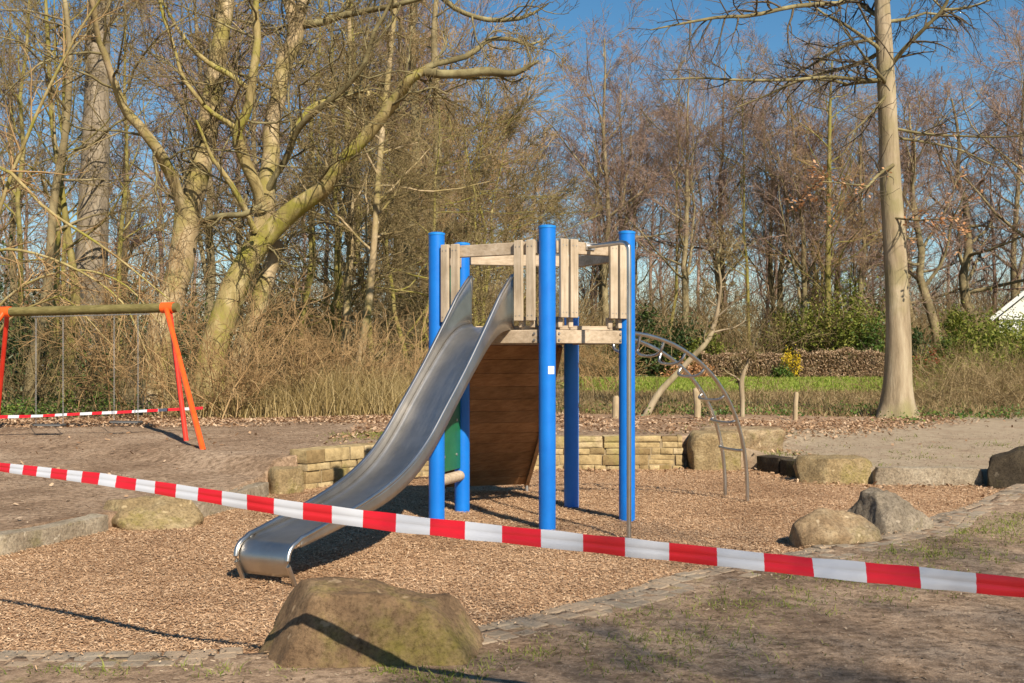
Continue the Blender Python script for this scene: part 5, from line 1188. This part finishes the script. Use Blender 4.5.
# ------------------------------------------------------------------ fence posts, house, bench
for i, (px, yt, yb, w, lb) in enumerate(((615, 396, 424, 9, 'short weathered fence stake behind the wall, left of right blue post'), (697, 388, 426, 9, 'weathered fence stake behind the upright stone block'), (795, 392, 422, 6, 'slim weathered fence stake right of the slab boulder'), (390, 378, 400, 6, 'weathered fence stake in the dry grass left of the slide'))):
    Y = 22.0 if i < 3 else 30.0
    x = (px - CX) / F * Y; zt = CAMZ - (yt - HY) / F * Y; r = .78 * w / 2 * Y / F; z0 = zgf(x, Y)
    mb = MB(); rgp = random.Random(i); mb.tube([(x, Y, z0 - .2), (x + .01, Y, (z0 + zt) / 2), (x + rgp.uniform(-.03, .03), Y, zt - .03), (x + rgp.uniform(-.03, .03), Y, zt)], [r * 1.05, r, r * .95, r * .6], 10)
    o = mb.build('fence_post', wood_post, None, loc=(x, Y, z0)); tag(o, lb, 'fence post', 'old fence stakes behind the pit')
# house: white gable end
Yh = 72.0
hx = (1052 - CX) / F * Yh; ridge = CAMZ - (272 - HY) / F * Yh; eave = CAMZ - (318 - HY) / F * Yh; hw = (1052 - 998) / F * Yh
hr = empty('white_house', (hx, Yh, .3), 'white gabled house half hidden by bushes at the right edge', 'house')
mb = MB(); zb = .2; gw = hw - .35; ge = eave + .12
mb.add([(hx - gw, Yh, zb), (hx + gw, Yh, zb), (hx + gw, Yh, ge), (hx, Yh, ridge - .12), (hx - gw, Yh, ge), (hx - gw, Yh + 9, zb), (hx + gw, Yh + 9, zb), (hx + gw, Yh + 9, ge), (hx, Yh + 9, ridge - .12), (hx - gw, Yh + 9, ge)],
       [(0, 1, 2, 3, 4), (9, 8, 7, 6, 5), (0, 4, 9, 5), (1, 6, 7, 2)]); wl = mb.build('wall', white_m, hr, smooth=False)
for sg in (-1, 1):
    mb = MB(); a = np.array([hx + sg * (hw + .1), Yh + 4.3, eave - .06]); b_ = np.array([hx, Yh + 4.3, ridge + .02]); dv = (b_ - a); 
    n_ = norm(np.array([-dv[2] * 1.0, 0, dv[0]])); n_ = n_ if n_[2] > 0 else -n_
    mb.box((a + b_) / 2 + n_ * .08, dv / 2, (0, 4.7, 0), n_ * .07); mb.build('roof', roof_m, hr)
    mb = MB(); mb.box((a + b_) / 2 + np.array([0, -4.72, 0]) + n_ * .02, dv / 2, (0, .03, 0), n_ * .12); mb.build('verge_board', white_m, hr)
for wx in (-.9, .9):
    f_ = MB(); zc = eave - .75; f_.box((hx + wx * 1.3, Yh - .03, zc), (.62, 0, 0), (0, .05, 0), (0, 0, .62)); wf = f_.build('window', white_m, hr)
    g_ = MB()
    for sx_ in (-.3, .3): g_.box((hx + wx * 1.3 + sx_, Yh - .085, zc), (.25, 0, 0), (0, .008, 0), (0, 0, .52))
    g_.build('pane', glass_m, wf)
mb = MB(); mb.box((hx, Yh - .06, eave + .02), (gw + .02, 0, 0), (0, .05, 0), (0, 0, .09)); mb.build('band', white_m, hr)
hr.rotation_euler = (0, 0, -math.radians(27))
# far pale bench and rail
for px, Y, w, lb in ((38, 52, 1.5, 'pale bench deep in the wood behind left swing seat'), (296, 62, 1.9, 'pale bench deep in the wood left of the slim trees')):
    x = (px - CX) / F * Y; z0 = zgf(x, Y); r_ = empty('park_bench', (x, Y, z0), lb, 'bench')
    mb = MB(); mb.box((x, Y, z0 + .45), (w / 2, 0, 0), (0, .2, 0), (0, 0, .03)); mb.build('seat', white_m, r_, .01)
    mb = MB(); mb.box((x, Y + .2, z0 + .75), (w / 2, 0, 0), (0, .03, .004), (0, 0, .1)); mb.build('backrest', white_m, r_, .01)
    for s in (-.4, .4):
        mb = MB(); mb.box((x + s * w, Y + .05, z0 + .2), (.05, 0, 0), (0, .16, 0), (0, 0, .22)); mb.build('leg', kerb_m, r_, .01)

# trees behind the camera whose branches shade the foreground
for x, y, s, vr, lb in ((12.0, -11.3, .90, 0, 'bare tree standing behind the photographer, to the right'),):
    place_tree('oak', vr, x, y, s, 2.2, lb, None, 'bare_tree', None, twig_purple)

# ------------------------------------------------------------------ light, sky, camera
EL = 38.0; SUN = np.array([.42, -.90]); az = math.atan2(SUN[0], SUN[1])
sun = bpy.data.lights.new('sun', 'SUN'); sun.energy = 5.0; sun.angle = math.radians(.53); sun.color = (1.0, .90, .75)
so = bpy.data.objects.new('sun', sun); COL.objects.link(so)
dv = Vector((-SUN[0] * math.cos(math.radians(EL)) / np.linalg.norm(SUN), -SUN[1] * math.cos(math.radians(EL)) / np.linalg.norm(SUN), -math.sin(math.radians(EL))))
so.rotation_euler = dv.to_track_quat('-Z', 'Y').to_euler(); so.location = (10, -20, 30)
w = bpy.data.worlds.new('World'); scene.world = w; w.use_nodes = True; nt = w.node_tree
bg = nt.nodes['Background']; sk = nt.nodes.new('ShaderNodeTexSky'); sk.sky_type = 'NISHITA'; sk.sun_disc = False
sk.sun_elevation = math.radians(EL); sk.sun_rotation = az; sk.altitude = 50; sk.air_density = 1.0; sk.dust_density = .15; sk.ozone_density = 2.0
hs = nt.nodes.new('ShaderNodeHueSaturation'); hs.inputs['Saturation'].default_value = 1.3; hs.inputs['Hue'].default_value = .495
nt.links.new(sk.outputs[0], hs.inputs['Color']); nt.links.new(hs.outputs[0], bg.inputs['Color']); bg.inputs['Strength'].default_value = .066
cam = bpy.data.cameras.new('camera'); co = bpy.data.objects.new('camera', cam); COL.objects.link(co)
cam.sensor_width = 36; cam.lens = 36 * F / 1024; cam.dof.use_dof = True; cam.dof.focus_distance = 10.0; cam.dof.aperture_fstop = 10; cam.clip_end = 3000; cam.clip_start = .05
co.location = (0, 0, CAMZ); co.rotation_euler = (PI / 2, 0, 0); cam.shift_y = (HY - 341.5) / 1024
scene.camera = co
vs = scene.view_settings; vs.view_transform = 'Standard'; vs.look = 'None'; vs.exposure = 0.68; vs.gamma = 1
cy = scene.cycles
cy.max_bounces = 6; cy.diffuse_bounces = 3; cy.glossy_bounces = 3; cy.transmission_bounces = 3; cy.use_denoising = True
